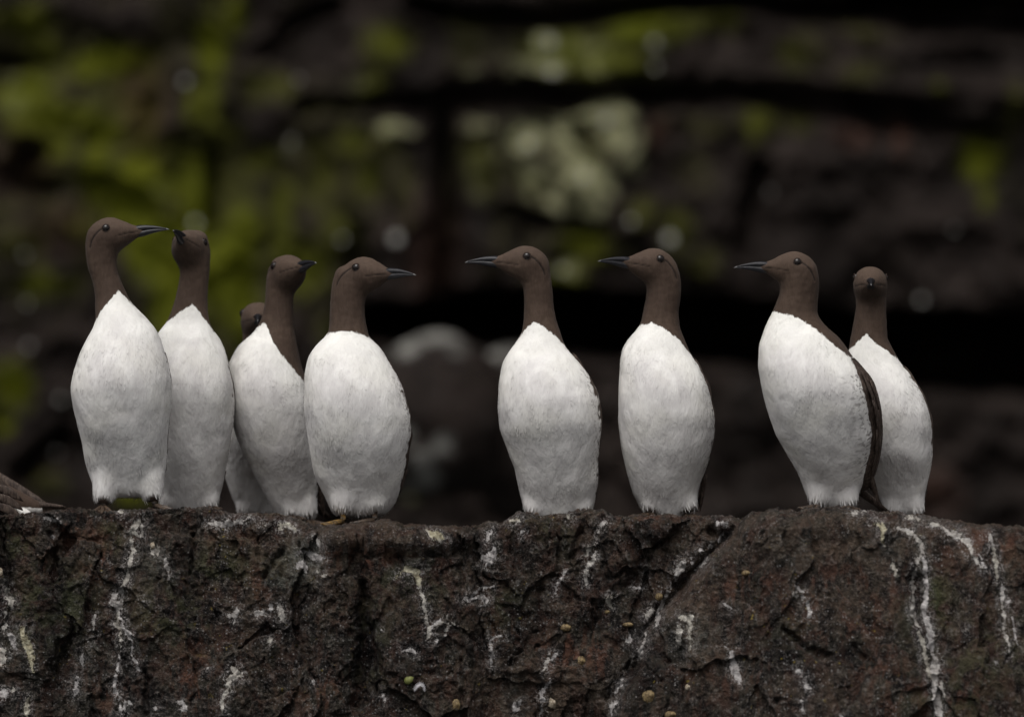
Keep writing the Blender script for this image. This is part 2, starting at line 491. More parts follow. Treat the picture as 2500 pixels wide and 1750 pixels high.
G1, G2, G3, G4 = (0, 1220), (620, 1220), (1240, 1220), (1860, 1220)
GUANO = [  # (origin, strength, cream, points in enlarged pixels)
    (G1, 1, .3, [(1040, 150, 22), (1000, 190, 26), (978, 240, 26), (1012, 262, 20)]), (G1, .9, .2, [(1052, 190, 10), (1046, 260, 14)]),
    (G1, 1, .3, [(975, 270, 9), (985, 350, 22), (972, 430, 15), (955, 500, 12), (935, 580, 20), (905, 635, 34)]),
    (G1, 1, .1, [(900, 650, 34), (845, 710, 24), (842, 760, 30), (880, 830, 34)]), (G1, 1, .1, [(905, 660, 20), (895, 740, 22), (880, 830, 34)]),
    (G1, 1, .3, [(875, 840, 26), (865, 910, 24), (882, 980, 14), (895, 1090, 12)]), (G1, 1, 0, [(890, 860, 18), (905, 930, 20), (935, 970, 24), (975, 1050, 16)]),
    (G1, .8, 0, [(975, 1050, 8), (1000, 1180, 8), (1030, 1255, 26)]), (G1, .7, 0, [(885, 1145, 12), (860, 1300, 10), (845, 1390, 16), (880, 1460, 12), (900, 1600, 14)]),
    (G1, .8, .3, [(55, 640, 18), (70, 720, 30), (85, 780, 55)]), (G1, .8, .2, [(50, 830, 12), (30, 950, 12)]), (G1, .5, 0, [(80, 1000, 40), (115, 1100, 26)]),
    (G1, .75, 1, [(165, 950, 42), (200, 1040, 42), (235, 1170, 26), (245, 1260, 12)]), (G1, 1, .3, [(18, 1130, 50), (8, 1200, 50)]), (G1, .9, 0, [(15, 1440, 60)]),
    (G1, .7, .3, [(100, 1410, 26)]), (G1, .8, .6, [(212, 1480, 20), (190, 1590, 20)]), (G1, .8, .1, [(700, 855, 10), (670, 930, 12), (680, 965, 16)]), (G1, .8, 0, [(655, 1050, 16)]),
    (G1, .6, 0, [(610, 1140, 12), (590, 1190, 10)]), (G1, .7, 0, [(577, 1310, 20), (548, 1450, 16)]),
    (G1, .8, .1, [(1680, 850, 18), (1720, 850, 24), (1762, 828, 22), (1742, 905, 16)]), (G1, .8, .1, [(1900, 838, 24), (1945, 845, 24)]),
    (G1, 1, .3, [(1735, 1235, 60), (1775, 1290, 30), (1705, 1310, 26), (1690, 1390, 14), (1655, 1470, 16), (1652, 1560, 16)]),
    (G1, 1, .1, [(1530, 168, 14), (1640, 178, 22), (1740, 170, 22), (1800, 155, 14), (1870, 140, 6)]), (G1, .45, .3, [(1150, 370, 60)]), (G1, .75, .1, [(1225, 450, 26), (1250, 500, 24), (1265, 590, 16)]),
    (G1, .8, .3, [(895, 95, 26)]), (G1, .5, 0, [(330, 140, 16), (420, 150, 20)]), (G1, .9, 0, [(930, 1500, 18), (925, 1545, 16)]), (G1, .7, 0, [(970, 1495, 16)]), (G1, .7, 0, [(1150, 1540, 18)]),
    (G1, .4, 0, [(1340, 1500, 40), (1380, 1550, 30)]), (G1, .8, 0, [(1060, 745, 12)]), (G1, .5, 0, [(385, 280, 26)]), (G1, .5, 0, [(1540, 1245, 16)]),
    (G2, 1, .5, [(180, 190, 22), (245, 190, 30), (300, 222, 20)]), (G2, .9, .5, [(68, 182, 16)]), (G2, .7, 0, [(330, 380, 30), (400, 390, 26), (460, 425, 44), (525, 442, 22)]),
    (G2, .9, .2, [(435, 290, 12), (480, 310, 14), (522, 352, 10)]), (G2, .5, .3, [(460, 545, 16), (520, 550, 20), (495, 575, 12)]), (G2, .35, 0, [(350, 480, 60), (380, 530, 30)]),
    (G2, .8, .2, [(195, 785, 34), (212, 850, 34), (235, 912, 22)]), (G2, .4, 0, [(130, 780, 34)]), (G2, .9, .3, [(112, 1036, 24)]),
    (G2, 1, 1, [(1300, 232, 14), (1345, 262, 40), (1425, 300, 24)]), (G2, .6, .5, [(1385, 295, 20), (1280, 225, 8)]),
    (G2, 1, .9, [(1062, 562, 6), (1110, 525, 14), (1160, 510, 20), (1205, 530, 46), (1212, 590, 24), (1235, 640, 14)]),
    (G2, 1, .3, [(1235, 640, 12), (1250, 740, 12), (1268, 790, 17), (1278, 880, 16), (1300, 960, 20), (1290, 1020, 16)]),
    (G2, .8, 0, [(1310, 962, 12), (1350, 920, 14), (1385, 875, 18)]), (G2, .7, .3, [(1320, 950, 10), (1430, 905, 14), (1490, 920, 12)]), (G2, .5, .2, [(1440, 870, 14), (1425, 1000, 12)]),
    (G2, .9, 0, [(1765, 215, 20), (1740, 250, 28), (1715, 300, 16)]), (G2, .9, 0, [(1775, 345, 10), (1765, 395, 30), (1715, 425, 50), (1695, 490, 30)]), (G2, .8, 0, [(1785, 410, 22), (1735, 480, 20)]),
    (G2, .8, 0, [(1530, 742, 10), (1600, 725, 12), (1700, 715, 16), (1720, 730, 20), (1690, 790, 34)]), (G2, .7, 0, [(1615, 690, 14), (1700, 655, 16), (1765, 642, 12)]),
    (G2, .7, 0, [(1840, 1002, 8), (1790, 1010, 12), (1757, 1045, 12), (1762, 1140, 9), (1755, 1230, 16)]), (G2, .6, 0, [(1100, 1105, 14), (1190, 1108, 16)]), (G2, .5, 0, [(1350, 1030, 10), (1340, 1060, 8)]),
    (G2, .5, 0, [(940, 960, 12)]), (G2, .5, 0, [(450, 1340, 14), (445, 1370, 10)]), (G2, .5, 0, [(960, 1440, 14), (980, 1490, 10)]),
    (G3, .8, .1, [(745, 155, 8), (690, 185, 20), (668, 225, 20), (655, 262, 14)]), (G3, .9, .3, [(645, 335, 18), (600, 365, 24), (575, 420, 30)]), (G3, .85, .2, [(640, 390, 18), (612, 460, 20), (578, 520, 14), (570, 590, 10), (567, 642, 16)]),
    (G3, .7, 0, [(428, 530, 20), (380, 610, 15), (338, 695, 10)]), (G3, 1, .4, [(775, 710, 26), (750, 745, 36), (760, 785, 16)]), (G3, .7, 0, [(925, 640, 10), (980, 660, 12), (1015, 650, 16)]),
    (G3, 1, .1, [(1320, 440, 18), (1280, 500, 40), (1250, 560, 26), (1240, 605, 10)]), (G3, .75, .1, [(1220, 640, 14), (1190, 680, 20), (1165, 740, 20), (1115, 810, 24), (1110, 930, 36)]), (G3, .9, .2, [(1068, 810, 16), (1035, 860, 30)]),
    (G3, .8, .1, [(1025, 1000, 14), (1000, 1090, 16), (970, 1150, 20)]), (G3, .6, 0, [(1612, 232, 10), (1560, 305, 12)]), (G3, .6, 0, [(1500, 350, 10), (1430, 378, 14)]), (G3, .5, .1, [(1480, 440, 14), (1400, 515, 12)]),
    (G3, .6, .4, [(1270, 860, 40), (1345, 870, 34), (1340, 990, 22), (1345, 1130, 26)]), (G3, .5, .3, [(1265, 950, 30), (1255, 1070, 20)]), (G3, .9, .2, [(300, 1150, 18), (280, 1215, 20), (262, 1255, 16)]), (G3, .6, 0, [(345, 1150, 30), (320, 1180, 14)]),
    (G3, .7, 0, [(310, 1320, 20), (245, 1440, 22), (252, 1530, 16), (250, 1606, 20)]), (G3, .7, 0, [(850, 1310, 14), (825, 1370, 26), (780, 1440, 14)]), (G3, .6, 0, [(800, 1480, 14), (762, 1570, 12)]),
    (G3, .6, 0, [(1595, 1070, 16), (1620, 1090, 10)]), (G3, .75, 0, [(1650, 1110, 26), (1665, 1230, 40), (1705, 1340, 34)]), (G3, .9, 0, [(1020, 527, 18)]), (G3, .8, 0, [(110, 240, 14)]), (G3, 1, .5, [(30, 155, 16), (75, 150, 14)]), (G3, .8, 0, [(1350, 460, 20)]),
    (G3, .5, 0, [(1560, 170, 20), (1620, 180, 12)]), (G3, .5, 0, [(900, 1030, 40)]), (G3, .5, 0, [(1600, 760, 14), (1640, 800, 14)]), (G3, .9, .4, [(460, 130, 16)]), (G3, .4, 0, [(60, 1540, 60)]), (G3, .5, 0, [(100, 1480, 14), (80, 1560, 14)]),
    (G4, 1, 1, [(826, 168, 10), (870, 175, 18), (888, 205, 18), (880, 260, 18), (886, 310, 12)]), (G4, .5, .4, [(886, 310, 10), (905, 355, 10)]), (G4, .8, .2, [(950, 202, 8), (1060, 225, 16), (1120, 255, 16), (1160, 300, 26), (1185, 380, 30)]),
    (G4, .75, .2, [(1175, 380, 14), (1150, 450, 14), (1122, 540, 12), (1112, 700, 12), (1102, 800, 18), (1130, 900, 16), (1145, 935, 14)]),
    (G4, .8, 0, [(1190, 400, 20), (1195, 520, 20), (1212, 640, 16), (1192, 780, 22), (1220, 920, 28), (1245, 1060, 42), (1258, 1120, 34)]), (G4, 1, .1, [(1258, 1120, 26), (1278, 1220, 42), (1268, 1320, 40), (1275, 1400, 46), (1290, 1500, 46), (1325, 1610, 40)]),
    (G4, .9, .4, [(1150, 980, 14), (1190, 1080, 16), (1200, 1190, 18), (1232, 1290, 18), (1270, 1350, 18)]), (G4, .7, .2, [(1300, 1270, 12), (1322, 1370, 13), (1336, 1465, 9)]),
    (G4, .9, .3, [(1065, 120, 10), (1110, 128, 14), (1190, 155, 8)]), (G4, .9, .3, [(1250, 172, 14), (1300, 180, 14)]), (G4, .9, .2, [(1315, 212, 14), (1385, 235, 26), (1470, 262, 20), (1520, 320, 16), (1535, 370, 14), (1560, 430, 12), (1620, 512, 14)]),
    (G4, .6, 0, [(1600, 410, 10), (1640, 500, 12)]), (G4, .7, .1, [(1680, 260, 14), (1700, 330, 22)]), (G4, 1, .4, [(1700, 350, 14), (1712, 430, 22), (1722, 520, 15), (1732, 575, 20)]), (G4, .9, .1, [(1778, 635, 10), (1768, 700, 20), (1772, 760, 14)]),
    (G4, .8, .2, [(1772, 760, 12), (1772, 850, 10), (1780, 980, 10), (1815, 1060, 12), (1822, 1130, 6)]), (G4, .6, 0, [(1835, 850, 8), (1860, 960, 8), (1887, 1070, 8)]), (G4, .6, 0, [(1720, 1200, 12)]),
    (G4, .7, 0, [(260, 625, 14), (295, 715, 18)]), (G4, .4, .2, [(235, 690, 34)]), (G4, .7, 0, [(330, 760, 18), (345, 850, 24)]), (G4, .6, 0, [(260, 1250, 20)]), (G4, .8, 0, [(305, 1330, 26), (355, 1380, 14)]), (G4, .5, 0, [(285, 1480, 12), (300, 1606, 14)]),
    (G4, .6, 0, [(577, 1590, 14)]), (G4, .5, .4, [(965, 470, 12), (990, 590, 14)]), (G4, .9, .2, [(760, 75, 12)]), (G4, .9, .2, [(825, 78, 12)]), (G4, .7, .2, [(660, 95, 8), (740, 92, 8)]), (G4, .7, 0, [(1820, 750, 12)]), (G4, .7, .2, [(1500, 945, 14)]),
]


def ledge():
    us = np.concatenate([np.linspace(-1500, -80, 50)[:-1], np.arange(-80, 2590, 2.7), np.linspace(2590, 4200, 50)[1:]])
    vs_f = np.concatenate([np.array([0, .02, .06, .12, .2, .3, .42, .56, .7, .85, 1.0])])     # roundover
    n_front = 185
    rows = []
    U = us
    vt = vtop(U)
    # small bumps on the skyline of the ledge
    q = np.stack([U / 26.0, U * 0 + 3.3, U * 0], -1)
    vt = vt + 2.4 * pnoise(q) + 2.2 * pnoise(q * 2.7) + 1.6 * pnoise(q * 6.1)
    yr = y_rim(U)
    Rv = np.interp(U, [-1500, 0, 700, 800, 980, 1100, 1160, 1250, 1500, 1800, 1900, 2600, 4200], [26, 26, 26, 60, 72, 66, 30, 26, 24, 24, 34, 40, 40])
    Ry = np.interp(U, [-1500, 0, 700, 800, 1000, 1120, 1180, 1800, 1900, 4200], [.05, .05, .05, .11, .12, .10, .05, .05, .07, .08])
    Y, V, D = [], [], []
    # top, from the back to the rim
    for yb in np.concatenate([[1.6, 1.1, .8], np.linspace(.6, 0, 46)]):
        ys = yr + yb
        drop = BACK_SLOPE * yb + np.maximum(0, yb - .62) * .9
        Y.append(ys); V.append(vt); D.append(drop + U * 0)
    # front
    tot = np.concatenate([np.linspace(0, 1, 16)[1:], ])
    for s in tot:
        a = s
        Y.append(yr - Ry * np.sqrt(np.maximum(0, 1 - (1 - a) ** 2)) * 1.0)
        V.append(vt + Rv * (1 - np.sqrt(np.maximum(0, 1 - a ** 2))) + 6 * a)
        D.append(U * 0)
    v_end = V[-1]
    for j in range(1, 188):
        t = j / 187.0
        V.append(v_end + (1775 - v_end) * t); Y.append(Y[len(Y) - j] * 0 + (yr - Ry) - .05 * t); D.append(U * 0)
    for j in range(1, 26):
        V.append(U * 0 + 1775 + j * 110.0); Y.append((yr - Ry) - .05 - .02 * j); D.append(U * 0)
    Y, V, D = np.array(Y), np.array(V), np.array(D)
    UU = np.broadcast_to(U, Y.shape)
    n_top = 49
    front = np.zeros(Y.shape); front[n_top:] = 1
    ramp = np.clip((np.arange(Y.shape[0]) - n_top) / 16.0, 0, 1)[:, None]
    ramp_f = np.clip((np.arange(Y.shape[0]) - n_top + 3) / 7.0, 0, 1)[:, None]
    k = (CAM_D + Y) / CAM_D / PX
    X = (UU - 1250) * k
    Z = CAM_Z + (875 - V) * k - D
    p = np.stack([X, Y, Z], -1)
    # big blocks and hollows of the face
    carve = np.zeros(Y.shape)
    cw1 = 9 * fbm(np.stack([UU / 40, V / 40, UU * 0 + 31], -1), 3, .6)
    cw2 = 9 * fbm(np.stack([UU / 40, V / 40, UU * 0 + 37], -1), 3, .6)
    cw1 = cw1 * 2; cw2 = cw2 * 2

    def cut(pts, depth, soft):
        d = seg_dist(UU + cw1, V + cw2, pts)
        return depth * np.clip(1 - d / soft, 0, 1) ** 2 * (d > -1e9)
    for pts, dep, soft in [
        ([(1790, 1300, 6), (1740, 1345, 8), (1690, 1400, 10), (1630, 1475, 12), (1590, 1540, 16), (1560, 1620, 12), (1500, 1700, 8)], .022, 26),
        ([(1600, 1545, 40), (1640, 1600, 50)], .02, 30),
        ([(885, 1430, 6), (890, 1530, 14), (895, 1620, 24), (870, 1720, 18)], .030, 26), ([(912, 1570, 4), (922, 1680, 4)], .016, 8),
        ([(465, 1300, 4), (470, 1340, 5), (466, 1400, 4)], .012, 9), ([(1000, 1350, 4), (1060, 1354, 8), (1120, 1346, 10)], .014, 16),
        ([(690, 1340, 4), (670, 1370, 6), (650, 1410, 4)], .012, 12), ([(125, 1300, 4), (132, 1420, 6)], .014, 12), ([(2, 1300, 3), (6, 1400, 4)], .012, 8),
        ([(135, 1640, 8), (160, 1590, 10), (180, 1530, 5)], .016, 14), ([(355, 1640, 6), (360, 1740, 8)], .014, 12), ([(1255, 1620, 6), (1330, 1530, 30), (1320, 1440, 8)], .012, 24),
        ([(1400, 1360, 5), (1420, 1300, 8)], .010, 14), ([(2235, 1400, 8), (2230, 1440, 16), (2238, 1500, 10)], .016, 16), ([(1915, 1540, 6), (1970, 1585, 8), (2020, 1600, 4)], .012, 14),
        ([(2080, 1575, 8), (2110, 1605, 8)], .010, 12), ([(1560, 1290, 10), (1600, 1330, 8)], .012, 18), ([(1740, 1300, 14), (1760, 1320, 10)], .014, 16)]:
        carve = np.maximum(carve, cut(pts, dep, soft))
    bigp = np.stack([X * 6.5, Y * 6.5 * 0 + 1.7, Z * 4.2], -1)
    big = fbm(bigp, 3, .5)
    rid = fbm(np.stack([X * 17, Y * 5, Z * 9], -1), 4, .55, ridged=True)
    med = fbm(p * 42.0 + 5, 4, .6)
    fin = fbm(p * 160.0 + 9, 3, .65)
    # blocky terraces: quantised noise with steep risers
    tn = fbm(np.stack([X * 13, Y * 4, Z * 13], -1) + 40, 3, .5) * 5.0
    terr = (np.floor(tn) + np.clip((tn - np.floor(tn)) * 3.2, 0, 1)) / 5.0
    pw = p + .010 * np.stack([fbm(p * 30 + 3, 2), fbm(p * 30 + 13, 2), fbm(p * 30 + 23, 2)], -1)
    f1, e1 = facets(np.stack([pw[..., 0] * 24, pw[..., 1] * 9, pw[..., 2] * 24], -1))
    f2, e2 = facets(pw * 75.0)
    f3, e3 = facets(pw * 190.0)
    f0, e0 = facets(np.stack([pw[..., 0] * 6.5 + 3, pw[..., 1] * 2.5, pw[..., 2] * 4.6], -1))
    g0, e00 = facets(np.stack([pw[..., 0] * 13 + 30, pw[..., 1] * 4, pw[..., 2] * 9], -1))
    dl0 = UU - np.interp(V, [1240, 1290, 1480, 1560, 1750, 1900], [1830, 1790, 1625, 1560, 1480, 1420])
    amp = (1 - .45 * np.clip(dl0 / 60, 0, 1)) * (.2 + 1.3 * np.clip(fbm(p * 8 + 60, 3) + .5, 0, 1))
    outd = (.016 * big + .004 * rid + .008 * terr + .022 * np.clip(f0, -1.2, 1.2) + .011 * np.clip(g0, -1.2, 1.2) + .0065 * med + .0026 * fin
            + amp * (.0058 * f1 + .0036 * f2 + .0018 * f3))
    dl = (UU - np.interp(V, [1240, 1290, 1480, 1560, 1750, 1900], [1830, 1790, 1625, 1560, 1480, 1420]))
    outd = outd + .045 * np.clip((dl + 10 * med) / 46, 0, 1) ** .6 + .020 * np.clip((1356 + 26 * big + 10 * rid - V) / 40, 0, 1) * np.clip((UU - 770) / 30, 0, 1) * np.clip((1140 - UU) / 30, 0, 1)
    outd = outd + .014 * np.clip((UU - 1130) / 16, 0, 1) * np.clip((dl + 140) / -40, 0, 1)
    smoothright = np.clip((UU - 1850) / 300, 0, 1) * .25
    dispy = -(outd * (1 - smoothright)) + carve
    small = amp * (.0036 * f2 + .0015 * f3) + .0022 * fin + .003 * med
    Yn = Y + dispy * ramp - small * (ramp_f - ramp)
    # top gets only small relief so that the skyline stays where it is
    bumpz = .0028 * med + .0016 * fin + .0022 * f2 + .0012 * f3
    Zn = Z + bumpz * (1 - .6 * ramp) + .005 * med * ramp
    Xn = X + .004 * fbm(p * 60 + 30, 2) * ramp
    P = np.stack([Xn, Yn, Zn], -1)
    o = grid_mesh('rock_ledge', P, M_LEDGE, flip=True)
    tag(o, kind='structure')
    # patches and droppings
    g = np.zeros(Y.shape); cream = np.zeros(Y.shape); dust = np.zeros(Y.shape)
    wob = 5.0 * pnoise(np.stack([UU / 22, V / 22, UU * 0 + 2], -1)) + 2.5 * pnoise(np.stack([UU / 7, V / 7, UU * 0 + 8], -1))
    wob2 = 4.0 * pnoise(np.stack([UU / 20, V / 20, UU * 0 + 12], -1))
    rows_ok = np.arange(Y.shape[0]) >= n_top - 12
    Uw, Vw = UU + wob * .55, V + wob2 * .55
    Vw = Vw - 400 * D                        # top rows shift a little behind the rim
    fray = 9.0 * fbm(np.stack([UU / 13, V / 16, UU * 0 + 21], -1), 3, .65)
    for org, stg, cr, pts in GUANO:
        q = [(org[0] + a / 3.033, org[1] + b_ / 3.033, c * 1.2 / 3.033) for a, b_, c in pts]
        if len(q) > 2:
            q[0] = q[0][:2] + (q[0][2] * .45,); q[-1] = q[-1][:2] + (q[-1][2] * .25,)
        d = seg_dist(Uw, Vw, q) + fray
        mk = np.clip(.62 - d / 6.5, 0, 1) * (.45 + .55 * stg) * rows_ok[:, None]
        cream = np.where(mk > g, cr, cream)
        g = np.maximum(g, mk)
        dust = np.maximum(dust, np.clip(1 - d / 26, 0, 1) * stg * rows_ok[:, None])
    fattr(o.data, 'guano', g); fattr(o.data, 'dust', dust); fattr(o.data, 'cream', cream)
    red = np.zeros(Y.shape); grn = np.zeros(Y.shape); pal = np.zeros(Y.shape)
    for cx, cy, rx, ry, s in [(235, 1350, 40, 70, .9), (160, 1310, 60, 40, .7), (100, 1370, 30, 40, .6), (480, 1640, 60, 90, .6), (640, 1450, 60, 60, .6), (1400, 1600, 90, 60, .9), (800, 1690, 90, 50, .5),
                              (870, 1360, 130, 30, .6), (1220, 1540, 40, 40, .8), (1820, 1430, 90, 60, .55), (2050, 1470, 160, 90, .5), (2150, 1620, 60, 50, .8), (2400, 1340, 90, 50, .8), (2300, 1700, 160, 60, .5), (1750, 1650, 100, 60, .4), (560, 1330, 70, 60, .4), (1580, 1270, 60, 16, .8), (250, 1700, 60, 40, .4)]:
        red = np.maximum(red, s * blob(UU, V, cx, cy, rx, ry))
    for cx, cy, rx, ry, s in [(270, 1310, 30, 40, .8), (40, 1330, 40, 60, .7), (130, 1480, 120, 110, .6), (420, 1480, 120, 90, .6), (545, 1380, 90, 60, .6), (900, 1560, 50, 130, .6), (1000, 1420, 90, 60, .4), (2260, 1480, 60, 110, .9), (2400, 1600, 120, 90, .6), (1240, 1480, 50, 50, .6), (1350, 1300, 60, 50, .3), (700, 1380, 60, 50, .5), (2320, 1700, 120, 60, .5), (1900, 1560, 70, 60, .3)]:
        grn = np.maximum(grn, s * blob(UU, V, cx, cy, rx, ry))
    for cx, cy, rx, ry, s in [(735, 1370, 55, 55, 1), (720, 1410, 70, 30, .8), (1260, 1700, 30, 60, .5), (1690, 1560, 60, 70, .35), (2130, 1330, 120, 40, .3), (380, 1380, 50, 50, .4), (40, 1560, 40, 60, .4), (1940, 1340, 70, 50, .4)]:
        pal = np.maximum(pal, s * blob(UU, V, cx, cy, rx, ry))
    cattr(o.data, 'zone', np.stack([red, grn, pal], -1))
    wet = np.zeros(Y.shape); dry = np.zeros(Y.shape)  # damp streaks plus shade painted dark in cracks and below the overhang
    for cx, cy, rx, ry, s in [(890, 1560, 55, 190, 1), (1270, 1480, 70, 200, .8), (1560, 1620, 70, 160, .9), (1160, 1340, 50, 70, .6), (465, 1380, 22, 100, .8), (135, 1520, 36, 230, .9), (1000, 1620, 50, 130, .6), (1080, 1350, 70, 18, .9), (360, 1680, 34, 90, .8),
                              (1400, 1320, 60, 60, .6), (1600, 1310, 80, 40, .7), (10, 1450, 24, 200, .7), (2230, 1500, 34, 170, .8), (2100, 1600, 110, 34, .7), (1900, 1580, 60, 50, .7), (1850, 1380, 110, 26, .6), (2420, 1680, 120, 60, .6), (700, 1560, 60, 120, .5), (560, 1690, 60, 60, .5), (1780, 1700, 50, 70, .5), (250, 1620, 40, 60, .5), (1470, 1400, 40, 70, .6)]:
        wet = np.maximum(wet, s * blob(Uw, Vw, cx, cy, rx, ry, .8))
    for cx, cy, rx, ry, s in [(2010, 1330, 260, 60, .8), (1700, 1450, 110, 80, .8), (620, 1320, 160, 60, .5), (1370, 1670, 150, 80, .6), (2050, 1480, 170, 60, .6), (900, 1320, 160, 34, .7), (2350, 1340, 140, 60, .6), (600, 1480, 120, 70, .5), (330, 1430, 90, 100, .4), (730, 1390, 80, 60, .5), (1980, 1680, 150, 60, .5), (2350, 1560, 120, 80, .4), (200, 1330, 140, 50, .5), (1720, 1620, 70, 80, .5)]:
        dry = np.maximum(dry, s * blob(Uw, Vw, cx, cy, rx, ry, .8))
    fattr(o.data, 'wet', wet); fattr(o.data, 'dry', dry)
    return o, UU, V, P


LEDGE, LU, LV, LP = ledge()


def face_pt(u, v):
    """point on the front face of the ledge that shows at photograph pixel (u, v)"""
    kk = CAM_D / (CAM_D + LP[60:, :, 1]) * PX
    d = np.hypot(LP[60:, :, 0] * kk + 1250 - u, (CAM_Z - LP[60:, :, 2]) * kk + 875 - v)
    i = np.unravel_index(np.argmin(d), d.shape)
    return LP[60:][i]


# ------------------------------------------------------------------ far cliff
YC = 6.0


